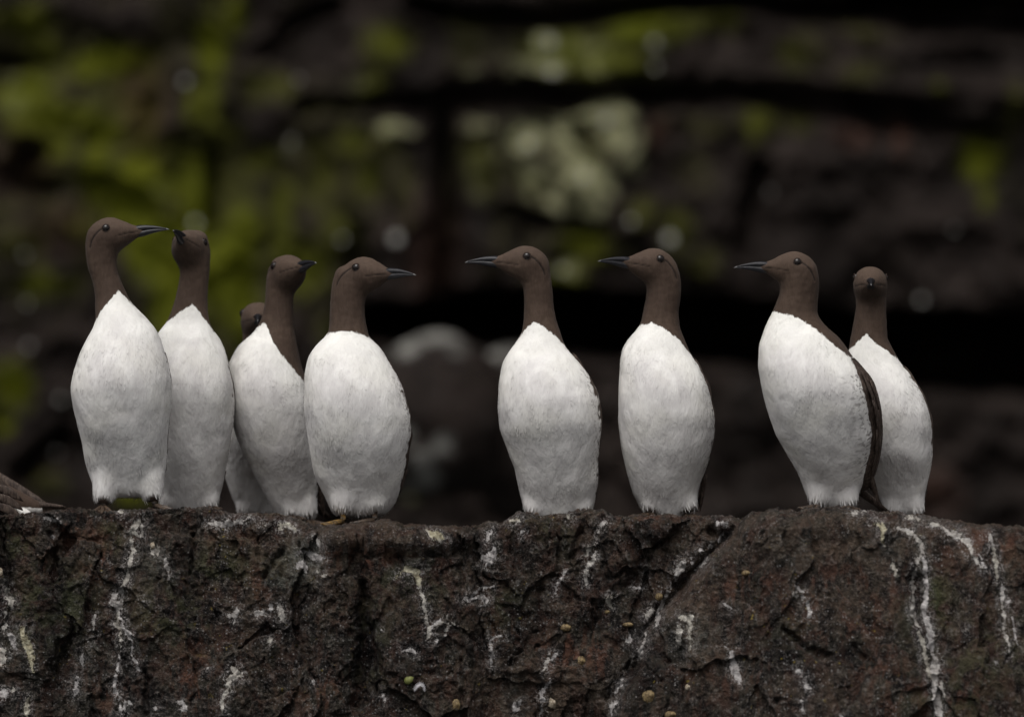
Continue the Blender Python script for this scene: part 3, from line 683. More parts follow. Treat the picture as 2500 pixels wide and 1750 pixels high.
def cliff():
    us = np.concatenate([np.linspace(-9000, -150, 60)[:-1], np.arange(-150, 2650, 7.0), np.linspace(2650, 11500, 60)[1:]])
    vs = np.concatenate([np.linspace(-9000, -120, 70)[:-1], np.arange(-120, 1330, 7.0), np.linspace(1330, 3200, 26)[1:]])
    U, V = np.meshgrid(us, vs)
    k = K(YC)
    X = (U - 1250) * k
    Z = CAM_Z + (875 - V) * k
    wob = 14 * pnoise(np.stack([U / 120, V / 120, U * 0], -1)) + 7 * pnoise(np.stack([U / 45, V / 45, U * 0 + 4], -1))
    wob2 = 14 * pnoise(np.stack([U / 120, V / 120, U * 0 + 9], -1)) + 6 * pnoise(np.stack([U / 45, V / 45, U * 0 + 14], -1))
    Uw, Vw = U + wob, V + wob2
    rec = np.zeros(U.shape)
    for pts, dep, soft in [
        ([(830, 800, 8), (930, 790, 50), (1050, 790, 96), (1180, 778, 104), (1300, 778, 120), (1500, 790, 130), (1800, 810, 130), (2050, 850, 150), (2300, 870, 170), (2700, 880, 190), (4000, 900, 200), (9000, 900, 200)], 1.0, 60),
        ([(740, 262, 14), (900, 262, 18), (1060, 250, 36), (1300, 243, 36), (1500, 240, 44), (1640, 228, 60), (1800, 232, 50), (1950, 250, 56), (2150, 282, 62), (2330, 318, 40), (2420, 336, 20)], .15, 60),
        ([(1010, 20, 20), (1150, 42, 34), (1330, 52, 24), (1480, 34, 30), (1620, 14, 34), (1800, 8, 30), (2050, 34, 40), (2300, 60, 40), (2700, 80, 50)], .22, 50),
        ([(2100, 0, 60), (2400, -10, 90), (2900, -10, 120)], .5, 40),
        ([(1085, 250, 50), (1088, 420, 46), (1085, 600, 40), (1075, 760, 50)], .17, 50),
        ([(515, 330, 8), (522, 430, 12), (510, 540, 20)], .16, 30), ([(370, 250, 22), (350, 330, 18)], .1, 40), ([(80, 380, 60), (40, 440, 60), (120, 460, 30)], .12, 50), ([(1850, 430, 40), (1820, 540, 40), (1810, 620, 24)], .14, 50),
        ([(640, 130, 14), (700, 60, 24), (820, 20, 30)], .15, 30), ([(0, 150, 30), (110, 160, 20)], .12, 30), ([(150, 1080, 60), (60, 1150, 60)], .15, 50), ([(1230, 520, 12), (1400, 560, 20), (1480, 560, 16)], .15, 40), ([(880, 560, 30), (870, 680, 30)], .1, 40)]:
        d = seg_dist(Uw, Vw, pts)
        rec = np.maximum(rec, dep * np.clip(.5 - d / soft, 0, 1))
    p = np.stack([X, X * 0, Z], -1)
    rough = .16 * fbm(p * np.array([1.3, 1, .8]) + 3, 4, .5) + .09 * fbm(p * 4 + 7, 4, .55, ridged=True) + .035 * fbm(p * 16, 3, .6)
    big = .9 * fbm(p * .25 + 11, 3, .5) * np.clip((np.abs(X) - 1.2) / 2, 0, 1)
    over = -np.clip(Z - 1.2, 0, 9) * .42  # upper cliff leans out beyond the view, shaped to shade the face
    # lower shelf beneath the black cleft comes forward
    shelf = -.35 * np.clip((V - (870 + (U - 1500) * .06)) / 30, 0, 1) * np.clip((U - 880) / 60, 0, 1)
    lip = -.04 * np.exp(-((V - 200 - (U - 1700) * .04) / 30) ** 2) * np.clip((U - 1000) / 60, 0, 1)
    Y = YC + rec - rough + big + over + shelf + lip
    o = grid_mesh('cliff_face', np.stack([X, Y, Z], -1), M_CLIFF, flip=True)
    tag(o, kind='structure')
    moss = np.zeros(U.shape); pale = np.zeros(U.shape); rust = np.zeros(U.shape)
    for cx, cy, rx, ry, s in [(515, 180, 42, 230, .85), (478, 560, 50, 240, .95), (350, 520, 60, 210, .9), (590, 660, 55, 230, .85), (690, 560, 46, 220, .7), (425, 720, 70, 200, .9), (240, 420, 50, 160, .8), (790, 620, 40, 160, .5), (300, 420, 340, 420, .42), (560, 560, 200, 300, .5), (760, 380, 180, 300, .34), (100, 200, 200, 200, .4), (500, 200, 90, 260, .4), (1350, 120, 260, 80, .35), (1350, 450, 260, 250, .3), (60, 60, 120, 60, .5), (130, 130, 40, 40, .6), (280, 150, 110, 50, 1.0), (210, 180, 60, 40, .8), (50, 230, 80, 60, .9), (150, 290, 160, 60, .8), (520, 120, 55, 110, 1.0), (570, 30, 30, 60, .8), (470, 260, 30, 60, .9),
                              (260, 330, 80, 60, .9), (340, 420, 60, 50, 1.1), (150, 360, 60, 50, .8), (230, 450, 60, 50, .9), (310, 500, 60, 90, 1.0), (420, 460, 60, 50, .7), (360, 620, 70, 90, 1.0), (430, 560, 50, 60, .8), (470, 650, 60, 120, .9), (420, 740, 60, 60, .8),
                              (550, 650, 60, 160, .9), (600, 560, 60, 90, .9), (690, 520, 50, 130, .7), (640, 400, 80, 60, .7), (660, 220, 90, 60, .6), (560, 330, 60, 60, .5), (740, 650, 60, 120, .7), (810, 560, 60, 90, .5), (800, 800, 60, 60, .4), (780, 400, 40, 120, .5),
                              (200, 560, 60, 40, .6), (60, 600, 80, 60, .5), (120, 690, 90, 50, .6), (40, 940, 60, 60, 1.1), (10, 1030, 30, 40, 1.0), (330, 1210, 60, 40, .9), (120, 1180, 80, 40, .5), (960, 110, 90, 60, .6), (900, 200, 60, 80, .4), (860, 350, 60, 40, .6), (940, 350, 60, 70, .5), (900, 420, 60, 80, .5), (990, 440, 50, 120, .4),
                              (1150, 50, 120, 20, .4), (1350, 130, 150, 70, .6), (1600, 70, 120, 50, .8), (1750, 60, 90, 40, .5), (1500, 170, 120, 40, .6), (1950, 130, 90, 70, .5), (2100, 90, 80, 40, .4), (2090, 180, 80, 40, .4), (2290, 220, 30, 20, .5), (2470, 260, 30, 80, .6),
                              (1180, 420, 60, 140, .4), (1200, 600, 60, 100, .3), (1290, 440, 60, 60, .5), (1440, 600, 110, 60, .7), (1560, 520, 50, 60, .6), (1380, 680, 90, 30, .5), (1700, 310, 90, 40, .4), (1850, 300, 60, 60, .5), (1950, 300, 60, 40, .4), (1690, 420, 60, 100, .4), (1660, 560, 50, 70, .5), (1720, 640, 60, 60, .4),
                              (2380, 390, 60, 70, .9), (2400, 480, 30, 60, .6), (1470, 620, 60, 40, .6), (2000, 1020, 60, 80, .1)]:
        moss = np.maximum(moss, s * blob(Uw, Vw, cx, cy, rx, ry))
    for cx, cy, rx, ry, s in [(1350, 400, 210, 170, .42), (50, 255, 45, 30, .6), (20, 190, 30, 50, .4), (400, 460, 50, 30, .45), (1330, 110, 50, 35, .9), (1440, 130, 80, 40, .5), (1290, 165, 40, 30, .5), (1350, 170, 40, 30, .7), (1250, 165, 40, 30, .4), (1600, 105, 30, 40, .5), (1150, 180, 50, 40, .4), (1470, 175, 60, 25, .45),
                              (960, 320, 80, 16, .8), (1180, 310, 60, 20, .5), (1280, 340, 50, 50, .9), (1480, 290, 70, 40, 1.0), (1500, 340, 60, 40, .8), (1560, 340, 40, 40, .6), (1370, 320, 60, 40, .7), (1300, 420, 50, 50, .7), (1420, 430, 60, 50, .9), (1540, 390, 40, 50, .7), (1360, 490, 50, 60, .7), (1440, 500, 50, 50, .9), (1480, 440, 40, 50, .8), (1290, 480, 30, 30, .6),
                              (1390, 660, 30, 25, .6), (710, 360, 30, 40, .5), (600, 530, 40, 60, .3), (870, 160, 60, 50, .3), (1620, 200, 30, 30, .5), (1000, 1060, 30, 34, .5), (1075, 1085, 34, 40, .75), (1040, 1140, 55, 44, .75), (1020, 1190, 40, 30, .6), (980, 1225, 30, 26, .35)]:
        pale = np.maximum(pale, s * blob(Uw, Vw, cx, cy, rx, ry))
    for cx, cy, rx, ry, s in [(350, 260, 60, 120, .35), (60, 400, 80, 80, .3), (1060, 620, 60, 140, .35), (2190, 330, 20, 50, .6), (2080, 340, 50, 30, .4), (1190, 1080, 60, 90, .5), (160, 560, 90, 60, .25), (1600, 330, 30, 40, .5), (2260, 1190, 60, 60, .35)]:
        rust = np.maximum(rust, s * blob(Uw, Vw, cx, cy, rx, ry))
    cattr(o.data, 'zone', np.stack([moss, pale, rust], -1))
    return o, U, V, Y


CLIFF, CU, CV, CY = cliff()


def cliff_y(u, v):
    i = np.argmin(np.abs(CV[:, 0] - v)); j = np.argmin(np.abs(CU[0] - u))
    return float(CY[max(0, i - 1):i + 2, max(0, j - 1):j + 2].min())


# sea far below
sea = mesh_obj('sea', [(-800, -800, -1.7), (800, -800, -1.7), (800, 800, -1.7), (-800, 800, -1.7)], [(0, 1, 2, 3)], M_SEA)
tag(sea, kind='structure')


# ------------------------------------------------------------------ birds
def loft(rings, n=40, power=2.0, cap=True):
    """rings: list of (centre(3), A(3), B(3)) -> verts, faces ; point = c + cos*A + sin*B"""
    V, F = [], []
    t = np.linspace(0, 2 * math.pi, n, endpoint=False)
    c, s = np.cos(t), np.sin(t)
    if power != 2.0:
        c = np.sign(c) * np.abs(c) ** (2 / power); s = np.sign(s) * np.abs(s) ** (2 / power)
    for ctr, A, B in rings:
        V.append(np.asarray(ctr, float)[None] + c[:, None] * np.asarray(A, float)[None] + s[:, None] * np.asarray(B, float)[None])
    V = np.concatenate(V)
    m = len(rings)
    for i in range(m - 1):
        for j in range(n):
            a, b_ = i * n + j, i * n + (j + 1) % n
            F.append((a, b_, b_ + n, a + n))
    if cap:
        V = np.concatenate([V, np.asarray(rings[0][0], float)[None], np.asarray(rings[-1][0], float)[None]])
        k0, k1 = m * n, m * n + 1
        for j in range(n):
            F.append((k0, (j + 1) % n, j))
            F.append((k1, (m - 1) * n + j, (m - 1) * n + (j + 1) % n))
    return V, F


def ico(c, r, sub=2):
    """ellipsoid as a lofted globe"""
    n = 14
    rings = []
    for i in range(1, n):
        a = math.pi * i / n
        rings.append(((c[0], c[1], c[2] + r[2] * math.cos(a)), (r[0] * math.sin(a), 0, 0), (0, r[1] * math.sin(a), 0)))
    return loft(rings, 20)


def tube(pts, n=8):
    """pts: (x, y, z, r); round tube along a polyline"""
    P = np.array([p[:3] for p in pts], float); R = [p[3] for p in pts]
    rings = []
    for i in range(len(P)):
        d = P[min(i + 1, len(P) - 1)] - P[max(i - 1, 0)]
        d = d / (np.linalg.norm(d) + 1e-9)
        up = np.array([0, 0, 1.0]) if abs(d[2]) < .9 else np.array([0, 1.0, 0])
        a = np.cross(d, up); a /= np.linalg.norm(a); b_ = np.cross(d, a)
        rings.append((P[i], a * R[i], b_ * R[i]))
    return loft(rings, n)


def join(parts):
    V, F, o = [], [], 0
    for v, f in parts:
        V.append(np.asarray(v, float)); F += [tuple(i + o for i in q) for q in f]; o += len(v)
    return np.concatenate(V), F


HEAD = np.array([  # x, top, bottom, half width   (pixels from the eye, facing +x)
    (-60, -26, -48, 8), (-56, -10, -58, 21), (-47, 5, -66, 31), (-33, 17, -70, 38), (-16, 25, -69, 42), (0, 27.5, -66, 42.5), (15, 25.5, -62, 40.5),
    (30, 19, -54, 35), (45, 11.5, -44, 27.5), (58, 5, -35, 20), (70, .5, -28, 14), (80, -3, -24, 9.5), (88, -8, -20, 5)], float)


def rot_head(yaw, pitch, roll):
    """local (x forward, y left, z up) -> design axes (x image right, y away, z up)"""
    M = Matrix.Rotation(math.radians(yaw), 3, 'Z') @ Matrix.Rotation(math.radians(-pitch), 3, 'Y') @ Matrix.Rotation(math.radians(roll), 3, 'X')
    return np.array(M)


def interp_prof(pts, v):
    a = np.array(sorted(pts, key=lambda p: p[1]), float)
    # smooth interpolation (monotone enough) through numpy: dense linear then blurred
    vv = np.linspace(a[0, 1], a[-1, 1], 400)
    xx = np.interp(vv, a[:, 1], a[:, 0])
    kx = 13
    pad = np.concatenate([np.full(kx, xx[0]) - (np.arange(kx, 0, -1)) * (xx[1] - xx[0]), xx, np.full(kx, xx[-1]) + np.arange(1, kx + 1) * (xx[-1] - xx[-2])])
    w = np.hanning(2 * kx + 1); w /= w.sum()
    sm = np.convolve(pad, w, 'valid')
    return np.interp(v, vv, sm)


def remesh(V, F, voxel, smooth_it):
    me = bpy.data.meshes.new('tmp')
    me.from_pydata([tuple(p) for p in V], [], F)
    o = bpy.data.objects.new('tmp', me)
    COL.objects.link(o)
    m = o.modifiers.new('r', 'REMESH'); m.mode = 'VOXEL'; m.voxel_size = voxel; m.use_smooth_shade = True
    s = o.modifiers.new('s', 'SMOOTH'); s.factor = .5; s.iterations = smooth_it
    dg = bpy.context.evaluated_depsgraph_get()
    dg.update()
    ev = o.evaluated_get(dg)
    out = bpy.data.meshes.new_from_object(ev)
    bpy.data.objects.remove(o)
    bpy.data.meshes.remove(me)
    return out


def bird(spec):
    yb = spec['y']
    k = K(yb)
    if 'foot_v' not in spec:
        spec['feet'] = [(a, b_, c + 20, d) for a, b_, c, d in spec['feet']]
    L, R = spec['left'], spec['right']
    u_mid = spec['feet'][0][0] * .5 + spec['feet'][1][0] * .5
    base_z = ledge_z(u_mid, yb)
    base = np.array([(u_mid - 1250) * k, yb, base_z])
    root = empty('guillemot', tuple(base))
    tag(root, spec['label'], 'seabird', 'guillemots standing on the rock ledge')

    def W(P):           # design pixels (u, y, -v) -> metres relative to the root
        P = np.asarray(P, float)
        out = np.empty_like(P)
        out[..., 0] = (P[..., 0] - 1250) * k - base[0]
        out[..., 1] = P[..., 1] * k
        out[..., 2] = CAM_Z + (875 + P[..., 2]) * k - base[2]
        return out

    v0 = max(min(p[1] for p in L), min(p[1] for p in R))
    v1 = min(max(p[1] for p in L), max(p[1] for p in R))
    vch = spec.get('chest', v0 + .52 * (v1 - v0))
    vs = np.linspace(v0, v1, 64)
    xl, xr = interp_prof(L, vs), interp_prof(R, vs)
    cx, hw = (xl + xr) / 2, (xr - xl) / 2
    lean = spec.get('lean', 0)
    bodyf = np.clip((hw - 40) / 40, 0, 1)
    dep = hw * (1.0 - .10 * bodyf)
    endf = np.clip((vs - (v1 - 170)) / 170, 0, 1)
    endf = endf * endf * (3 - 2 * endf)
    dep = dep * (1 - .22 * endf)
    cy = -26 * np.exp(-((vs - vch + 20) / 130) ** 2) + 30 * np.clip((vs - vch) / (v1 - vch), 0, 1) ** 1.5 + lean * (vs - vch) / 300.0 + 14 * endf
    rings = [((cx[i], cy[i], -vs[i]), (hw[i], 0, 0), (0, dep[i], 0)) for i in range(len(vs))]
    f0 = rings[0]
    for f, dz in ((.88, 5), (.6, 10), (.3, 13)):
        rings.insert(0, ((f0[0][0], f0[0][1], f0[0][2] + dz), (hw[0] * f, 0, 0), (0, dep[0] * f, 0)))
    # close the belly
    last = rings[-1]
    for f, dz in ((.9, 6), (.7, 12), (.4, 17)):
        rings.append(((last[0][0], last[0][1], last[0][2] - dz), (hw[-1] * f, 0, 0), (0, dep[-1] * f, 0)))
    parts = [loft(rings, 48, 2.15)]
    # head
    Rm = rot_head(spec['yaw'], spec['pitch'], spec.get('roll', 0))
    sc = spec.get('hs', 1.0)
    eu, ev = spec['head']
    hy = float(np.interp(spec['head'][1] + 60, vs, cy)) + 15 * float(Rm[1, 0])
    O = np.array([eu, hy, -ev])

    def H(p):           # head-local pixels -> design
        return (np.asarray(p, float) * sc) @ Rm.T + O
    hr = []
    xs = np.linspace(-60, 88, 40)
    tp, bt, wd = (interp_prof([(HEAD[i, j], HEAD[i, 0]) for i in range(len(HEAD))], xs) for j in (1, 2, 3))
    for i, x in enumerate(xs):
        c = H((x, 0, (tp[i] + bt[i]) / 2)); A = Rm @ np.array([0, wd[i] * sc, 0]); B = Rm @ np.array([0, 0, (tp[i] - bt[i]) / 2 * sc])
        hr.append((c, A, B))
    parts.append(loft(hr, 32, 2.2))
    # bridge from the skull down into the neck
    # thighs
    for (fu, fv, fy, _r) in spec['feet']:
        top = np.array([fu * .75 + np.interp(1120, vs, cx) * .25, fy - 4 + float(cy[-1]) * .3, -min(1140, v1 - 70)])
        mixf = spec.get('leg_mix', .35)
        bot = np.array([fu, fy * mixf + (1 - mixf) * (float(cy[-1]) - 30), -(fv - spec.get('leg_gap', 14))])
        r0, r1 = spec.get('thigh', (44, 17))
        parts.append(tube([(*top, r0 * .5), (*(top * .7 + bot * .3), r0 * .8), (*(top * .38 + bot * .62), r0 * .72), (*(top * .12 + bot * .88), (r0 * .5 + r1 * .5) * .9), (*bot, r1)], 20))
    for b_ in spec.get('bulges', []):
        parts.append(ico(b_[:3], b_[3:]))
    V, F = join(parts)
    me = remesh(W(V), F, .0017, 9)
    me.name = 'body'
    n = len(me.vertices)
    co = np.empty(n * 3, np.float32); me.vertices.foreach_get('co', co); co = co.reshape(-1, 3).astype(float)
    nr = np.empty(n * 3, np.float32); me.vertices.foreach_get('normal', nr); nr = nr.reshape(-1, 3).astype(float)
    U = (co[:, 0] + base[0]) / k + 1250
    VV = 875 - (co[:, 2] + base[2] - CAM_Z) / k
    YY = co[:, 1] / k
    jz = ev + 62 * sc
    wj = np.exp(-((VV - jz) / 30) ** 2)
    lx = ((np.stack([U, YY, -VV], -1) - O) @ Rm / sc)[:, 0]
    wj = wj * np.clip((48 - lx) / 20, 0, 1)
    wl = np.clip((VV - (v1 - 100)) / 60, 0, 1) * .8
    co = lap_smooth(me, co, wj, 45)
    co = lap_smooth(me, co, wl, 30)
    wk = np.exp(-((VV - jz - 4) / 60) ** 2) * np.clip((40 - lx) / 20, 0, 1)
    co = lap_smooth(me, co, wk, 12)
    fold = fbm(np.stack([co[:, 0] * 17 + co[:, 2] * 5, co[:, 1] * 17, co[:, 2] * 8], -1) + spec['seed'] * 9, 2, .4) * .0038
    torso = np.clip((VV - (spec['collar'][len(spec['collar']) // 2][1] - 10)) / 60, 0, 1)
    seed = spec['seed']
    lump = fbm(np.stack([co[:, 0] * 26, co[:, 1] * 26, co[:, 2] * 12], -1) + seed * 5, 3, .45) * .0022
    lump += fbm(np.stack([co[:, 0] * 90, co[:, 1] * 90, co[:, 2] * 34], -1) + seed, 3, .5) * .0006
    lump += fold
    # furrow behind the eye and the line of the gape, on both cheeks
    loc = (np.stack([U, YY, -VV], -1) - O) @ Rm / sc
    inhead = (np.abs(loc[:, 1]) > 8)
    fur = seg_dist(loc[:, 0], loc[:, 2], [(-9, 0, 1), (-20, -6, 1), (-32, -18, 1.4), (-41, -32, 1.4), (-45, -44, .6)])
    gape = seg_dist(loc[:, 0], loc[:, 2], [(74, -14, 1), (52, -16, 1), (34, -19, .8), (22, -21, .2)])
    fd = np.minimum(fur, gape)
    furrow = np.clip(1 - np.where(gape < fur, gape * 1.2 + .9, fur) / 2.6, 0, 1) * inhead * (VV < ev + 70)
    co += nr * (lump * torso + .0006 * (1 - torso) * fbm(co * 120, 2))[:, None]
    co -= nr * (furrow * .0012)[:, None]
    me.vertices.foreach_set('co', co.astype(np.float32).reshape(-1))
    me.update()
    # colours
    coll = np.array(spec['collar'], float)
    vc = np.interp(U, coll[:, 0], coll[:, 1])
    d1 = (VV - vc) * .75
    jag2 = 9 * fbm(np.stack([U / 30, VV / 16, YY / 30], -1) + 7, 2)
    jag = 3.2 * pnoise(np.stack([U / 9, VV / 14, YY / 9], -1))
    cxi, dpi, cyi, hwi = (np.interp(VV, vs, a) for a in (cx, dep, cy, hw))
    we = np.array(spec['wing'], float)
    wx = np.interp(VV, we[:, 1], we[:, 0])
    d2 = np.where(VV < we[0, 1], 60, (wx - U) * .9)
    le = spec.get('ledge_edge', -0.30)
    d3 = -(YY - cyi) + dpi * .30
    belly = np.clip((VV - (v1 - 50)) / 40, 0, 1)
    sdf = np.minimum(np.minimum(d1 + jag, d2 + jag + jag2 * (spec['seed'] != 8) + spec.get('edge_in', 3)), d3 + 80 * belly)
    fattr(me, 'white_sdf', sdf)
    fattr(me, 'furrow', furrow)
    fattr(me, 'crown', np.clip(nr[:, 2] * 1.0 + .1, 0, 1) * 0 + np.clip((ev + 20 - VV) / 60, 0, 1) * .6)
    flk = np.clip(1 - (wx - U) / spec.get('flank_w', 22), 0, 1) * (VV > we[0, 1] + 40) * np.clip((v1 - 40 - VV) / 60, 0, 1)
    fattr(me, 'flank', flk * spec.get('flank_s', .8))
    fattr(me, 'top_lit', np.clip(1 - (VV - vc) / 110, 0, 1) * .6)  # painted top light, fading down from the collar
    ld = np.zeros(n)
    for (fu, fv, fy, _r) in spec['feet']:
        if spec.get('brown_legs'):
            ld = np.maximum(ld, np.clip(1.1 - np.hypot((U - fu) / 26, (VV - (fv - 6)) / 22), 0, 1) * 1.6)
    sp = spec.get('spot')
    fattr(me, 'leg_dark', np.clip(ld + .55 * fbm(np.stack([U / 6, VV / 14, YY / 6], -1), 2) * (ld > .02), 0, 1))
    me.materials.append(M_PLUM)
    me.polygons.foreach_set('use_smooth', [True] * len(me.polygons))
    body = bpy.data.objects.new('body', me)
    COL.objects.link(body); body.parent = root

    # overlapping small breast feathers
    cand = np.where((sdf > 2) & (nr[:, 1] < .35) & (ld < .15) & (flk < .25))[0]
    pick = cand[rng.permutation(len(cand))[:1800]]
    c0, n0 = co[pick], nr[pick]
    sx = (U[pick] - np.interp(VV[pick], vs, cx)) / np.interp(VV[pick], vs, hw)
    fl_ = np.stack([.30 * sx + spec.get('sweep', .12) + .10 * fbm(c0 * 25 + seed, 2), 0 * sx, -np.ones(len(sx))], -1) + .10 * rng.randn(len(sx), 3)
    fl_ -= n0 * (fl_ * n0).sum(1)[:, None]
    fl_ /= np.linalg.norm(fl_, axis=1)[:, None]
    sd_ = np.cross(fl_, n0)
    ln_ = ((.0060 + .0040 * rng.rand(len(sx))) * (1 + .35 * np.clip((VV[pick] - vch) / 200, -1, 1)))[:, None]
    wd_f = (.0004 + .0007 * rng.rand(len(sx)))[:, None]
    lift = (.00006 + .00010 * rng.rand(len(sx)))[:, None]
    q0 = c0 - n0 * .0003 - sd_ * wd_f * .7; q1 = c0 - n0 * .0003 + sd_ * wd_f * .7
    q2 = c0 + fl_ * ln_ * .62 + n0 * lift + sd_ * wd_f; q3 = c0 + fl_ * ln_ * .62 + n0 * lift - sd_ * wd_f
    q4 = c0 + fl_ * ln_ + n0 * lift * 1.1
    Vf = np.stack([q0, q1, q2, q3, q4], 1).reshape(-1, 3)
    a_ = np.arange(len(sx)) * 5
    Ff = [(i, i + 1, i + 2, i + 3) for i in a_] + [(i + 3, i + 2, i + 4) for i in a_]
    fo = mesh_obj('breast_feathers', Vf, Ff, M_PLUM, root)
    fo['kind'] = 'stuff'
    fo.data.normals_split_custom_set_from_vertices([tuple(x) for x in np.repeat(n0, 5, 0)])
    r5 = lambda arr: np.repeat(np.asarray(arr)[pick], 5)
    fattr(fo.data, 'white_sdf', r5(sdf)); fattr(fo.data, 'furrow', np.zeros(len(Vf))); fattr(fo.data, 'crown', np.zeros(len(Vf)))
    fattr(fo.data, 'flank', r5(flk * spec.get('flank_s', .8))); fattr(fo.data, 'top_lit', r5(np.clip(1 - (VV - vc) / 110, 0, 1) * .6)); fattr(fo.data, 'leg_dark', np.zeros(len(Vf)))
    fattr(fo.data, 'tone', np.repeat(rng.rand(len(sx)) ** 2 * .6, 5))

    # plumage fringe on flanks and thighs: loose barbs
    barb_v, barb_f, barb_n = [], [], []
    idx = rng.permutation(n)
    cnt = 0
    thr = v1 - 60
    for i in idx:
        if cnt > 300: break
        low = VV[i] > thr and rng.rand() < ((VV[i] - thr) / 70) ** 1.6
        if not low and not (rng.rand() < .16 and d2[i] < 26 and VV[i] > we[0, 1] + 60): continue
        if nr[i, 1] > .3 or sdf[i] < 4: continue
        if ld[i] > .1: continue
        cnt += 1
        p = co[i]; nn = nr[i]
        dn = np.array([.18 * (1 if U[i] > u_mid else -1) * (1 if low else .8), 0, -1.0]) + .25 * rng.randn(3)
        dn = dn - nn * dn.dot(nn) * .92; dn /= np.linalg.norm(dn)
        side = np.cross(dn, nn); side /= (np.linalg.norm(side) + 1e-9)
        ln = (.004 + .006 * rng.rand()) * (1.0 if low else .8); wd_ = .00035 + .0003 * rng.rand()
        a = len(barb_v)
        barb_n += [nn] * 5
        barb_v += [p - side * wd_, p + side * wd_, p + dn * ln * .6 + nn * .0007 + side * wd_ * .8, p + dn * ln * .6 + nn * .0007 - side * wd_ * .8, p + dn * ln + nn * .0006]
        barb_f += [(a, a + 1, a + 2, a + 3), (a + 3, a + 2, a + 4)]
    if barb_v:
        bo = mesh_obj('loose_barbs', barb_v, barb_f, M_PLUM, root)
        bo['kind'] = 'stuff'
        bo.data.normals_split_custom_set_from_vertices([tuple(x) for x in barb_n])
        m_ = len(barb_v)
        for nm, val in (('white_sdf', 30), ('furrow', 0), ('crown', 0), ('flank', 0), ('top_lit', 0), ('leg_dark', 0)):
            fattr(bo.data, nm, np.full(m_, val))

    # bill
    def section(x, zt, zb, w):
        return (H((x, 0, (zt + zb) / 2)), Rm @ np.array([0, w * sc, 0]), Rm @ np.array([0, 0, (zt - zb) / 2 * sc]))
    up = [(56, -3, -15.6, 10.4), (66, 0, -15, 11.6), (75, 1.5, -14.5, 10.2), (86, 1.2, -13.5, 8.2), (98, 0, -13, 6.8), (112, -2.6, -11.8, 5), (126, -6, -12.4, 3.8), (137, -9.5, -13.6, 2.6), (145, -12.5, -15, 1.3), (148.5, -14.6, -15.6, .5)]
    lo = [(56, -12, -26, 9.4), (68, -11.5, -28, 10.4), (80, -10.5, -27.5, 8.6), (90, -10, -25.5, 7), (102, -9.6, -22.6, 5.7), (116, -10, -20, 4.4), (128, -11.4, -18.2, 3.1), (140, -13.6, -17.2, 1.4), (144, -14.8, -16.8, .6)]
    uv, uf = loft([section(*s) for s in up], 18, 2.0)
    bill = mesh_obj('bill', W(uv), uf, M_BILL, root)
    lv, lf = loft([section(*s) for s in lo], 18, 2.0)
    mesh_obj('lower_mandible', W(lv), lf, M_BILL, bill)
    tv, tf = loft([section(142, -10.8, -15.2, 2.0), section(146, -12.8, -15.6, 1.3), section(149.5, -14.8, -16.2, .4)], 10)
    mesh_obj('bill_tip', W(tv), tf, M_TIP, bill)
    # eyes
    for s in (1, -1):
        ec = H((spec.get('eye_dx', 0), s * 33.6, 0))
        ax = Rm @ np.array([0.12, s, .06]); ax /= np.linalg.norm(ax)
        gv, gf = ico((0, 0, 0), (11, 11, 11))
        e = mesh_obj('eye', W(gv * sc + ec + 0 * ax), gf, M_EYE, root)
        # eyelid ring
        t1 = np.cross(ax, Rm @ np.array([0, 0, 1.0])); t1 /= np.linalg.norm(t1); t2 = np.cross(ax, t1)
        ring, rf = [], []
        nn_, mm_ = 24, 6
        for a in range(nn_):
            an = 2 * math.pi * a / nn_
            rd = math.cos(an) * t1 + math.sin(an) * t2 * .94
            for b_ in range(mm_):
                bn = 2 * math.pi * b_ / mm_
                ring.append(ec + (rd * (9.3 + 1.3 * math.cos(bn)) + ax * (6.2 + 1.3 * math.sin(bn))) * sc)
                rf.append((a * mm_ + b_, ((a + 1) % nn_) * mm_ + b_, ((a + 1) % nn_) * mm_ + (b_ + 1) % mm_, a * mm_ + (b_ + 1) % mm_))
        mesh_obj('eyelid', W(np.array(ring)), rf, M_LID, e)

    # folded wings: shells laid over the flanks, and their long primaries
    def surf(v, th, off):
        c_, h_, y_, d_ = (np.interp(v, vs, a) for a in (cx, hw, cy, dep))
        return np.array([c_ + (h_ + off) * math.sin(th), y_ - (d_ + off) * math.cos(th), -v])
    wv0, wv1 = we[0, 1], spec.get('wing_end', v1 - 40)
    for side in (1, -1):
        rows_, cols_ = 44, 12
        outer, inner = [], []
        for i in range(rows_):
            t = i / (rows_ - 1)
            v = wv0 + (wv1 - wv0) * t
            c_, h_ = np.interp(v, vs, cx), np.interp(v, vs, hw)
            if side == 1:
                th0 = max(math.asin(max(-1, min(.999, (np.interp(v, we[:, 1], we[:, 0]) - c_) / h_))), spec.get('wing_th', 1.42 if spec['seed'] != 8 else 0)) + spec.get('wing_jag', .05) * ((i * .5) % 1 - .3)
            else:
                th0 = -spec.get('left_wing', 2.15)
            th1 = side * (2.75 - .25 * t)
            tap = math.sin(math.pi * min(1, .08 + t * .96)) ** .5 if t < .5 else (1 - (t - .5) / .5 * .72)
            mid = th0 * .45 + th1 * .55
            for j in range(cols_):
                s = j / (cols_ - 1)
                th = th0 + (th1 - th0) * s
                if t > .5: th = th0 + (th1 - th0) * (s * (1 - (t - .5) * .9))
                edge = min(1, 6 * min(s, 1 - s) + .0) * min(1, 8 * t + .02)
                o_ = spec.get('wing_t', 1.2) * edge + 1.5 + (1.3 * math.sin(t * 34 + s * 5) if 0 < j < cols_ - 1 else 0)
                outer.append(surf(v, th, o_)); inner.append(surf(v, th, -8))
        V_ = np.array(outer + inner); m_ = rows_ * cols_
        F_ = []
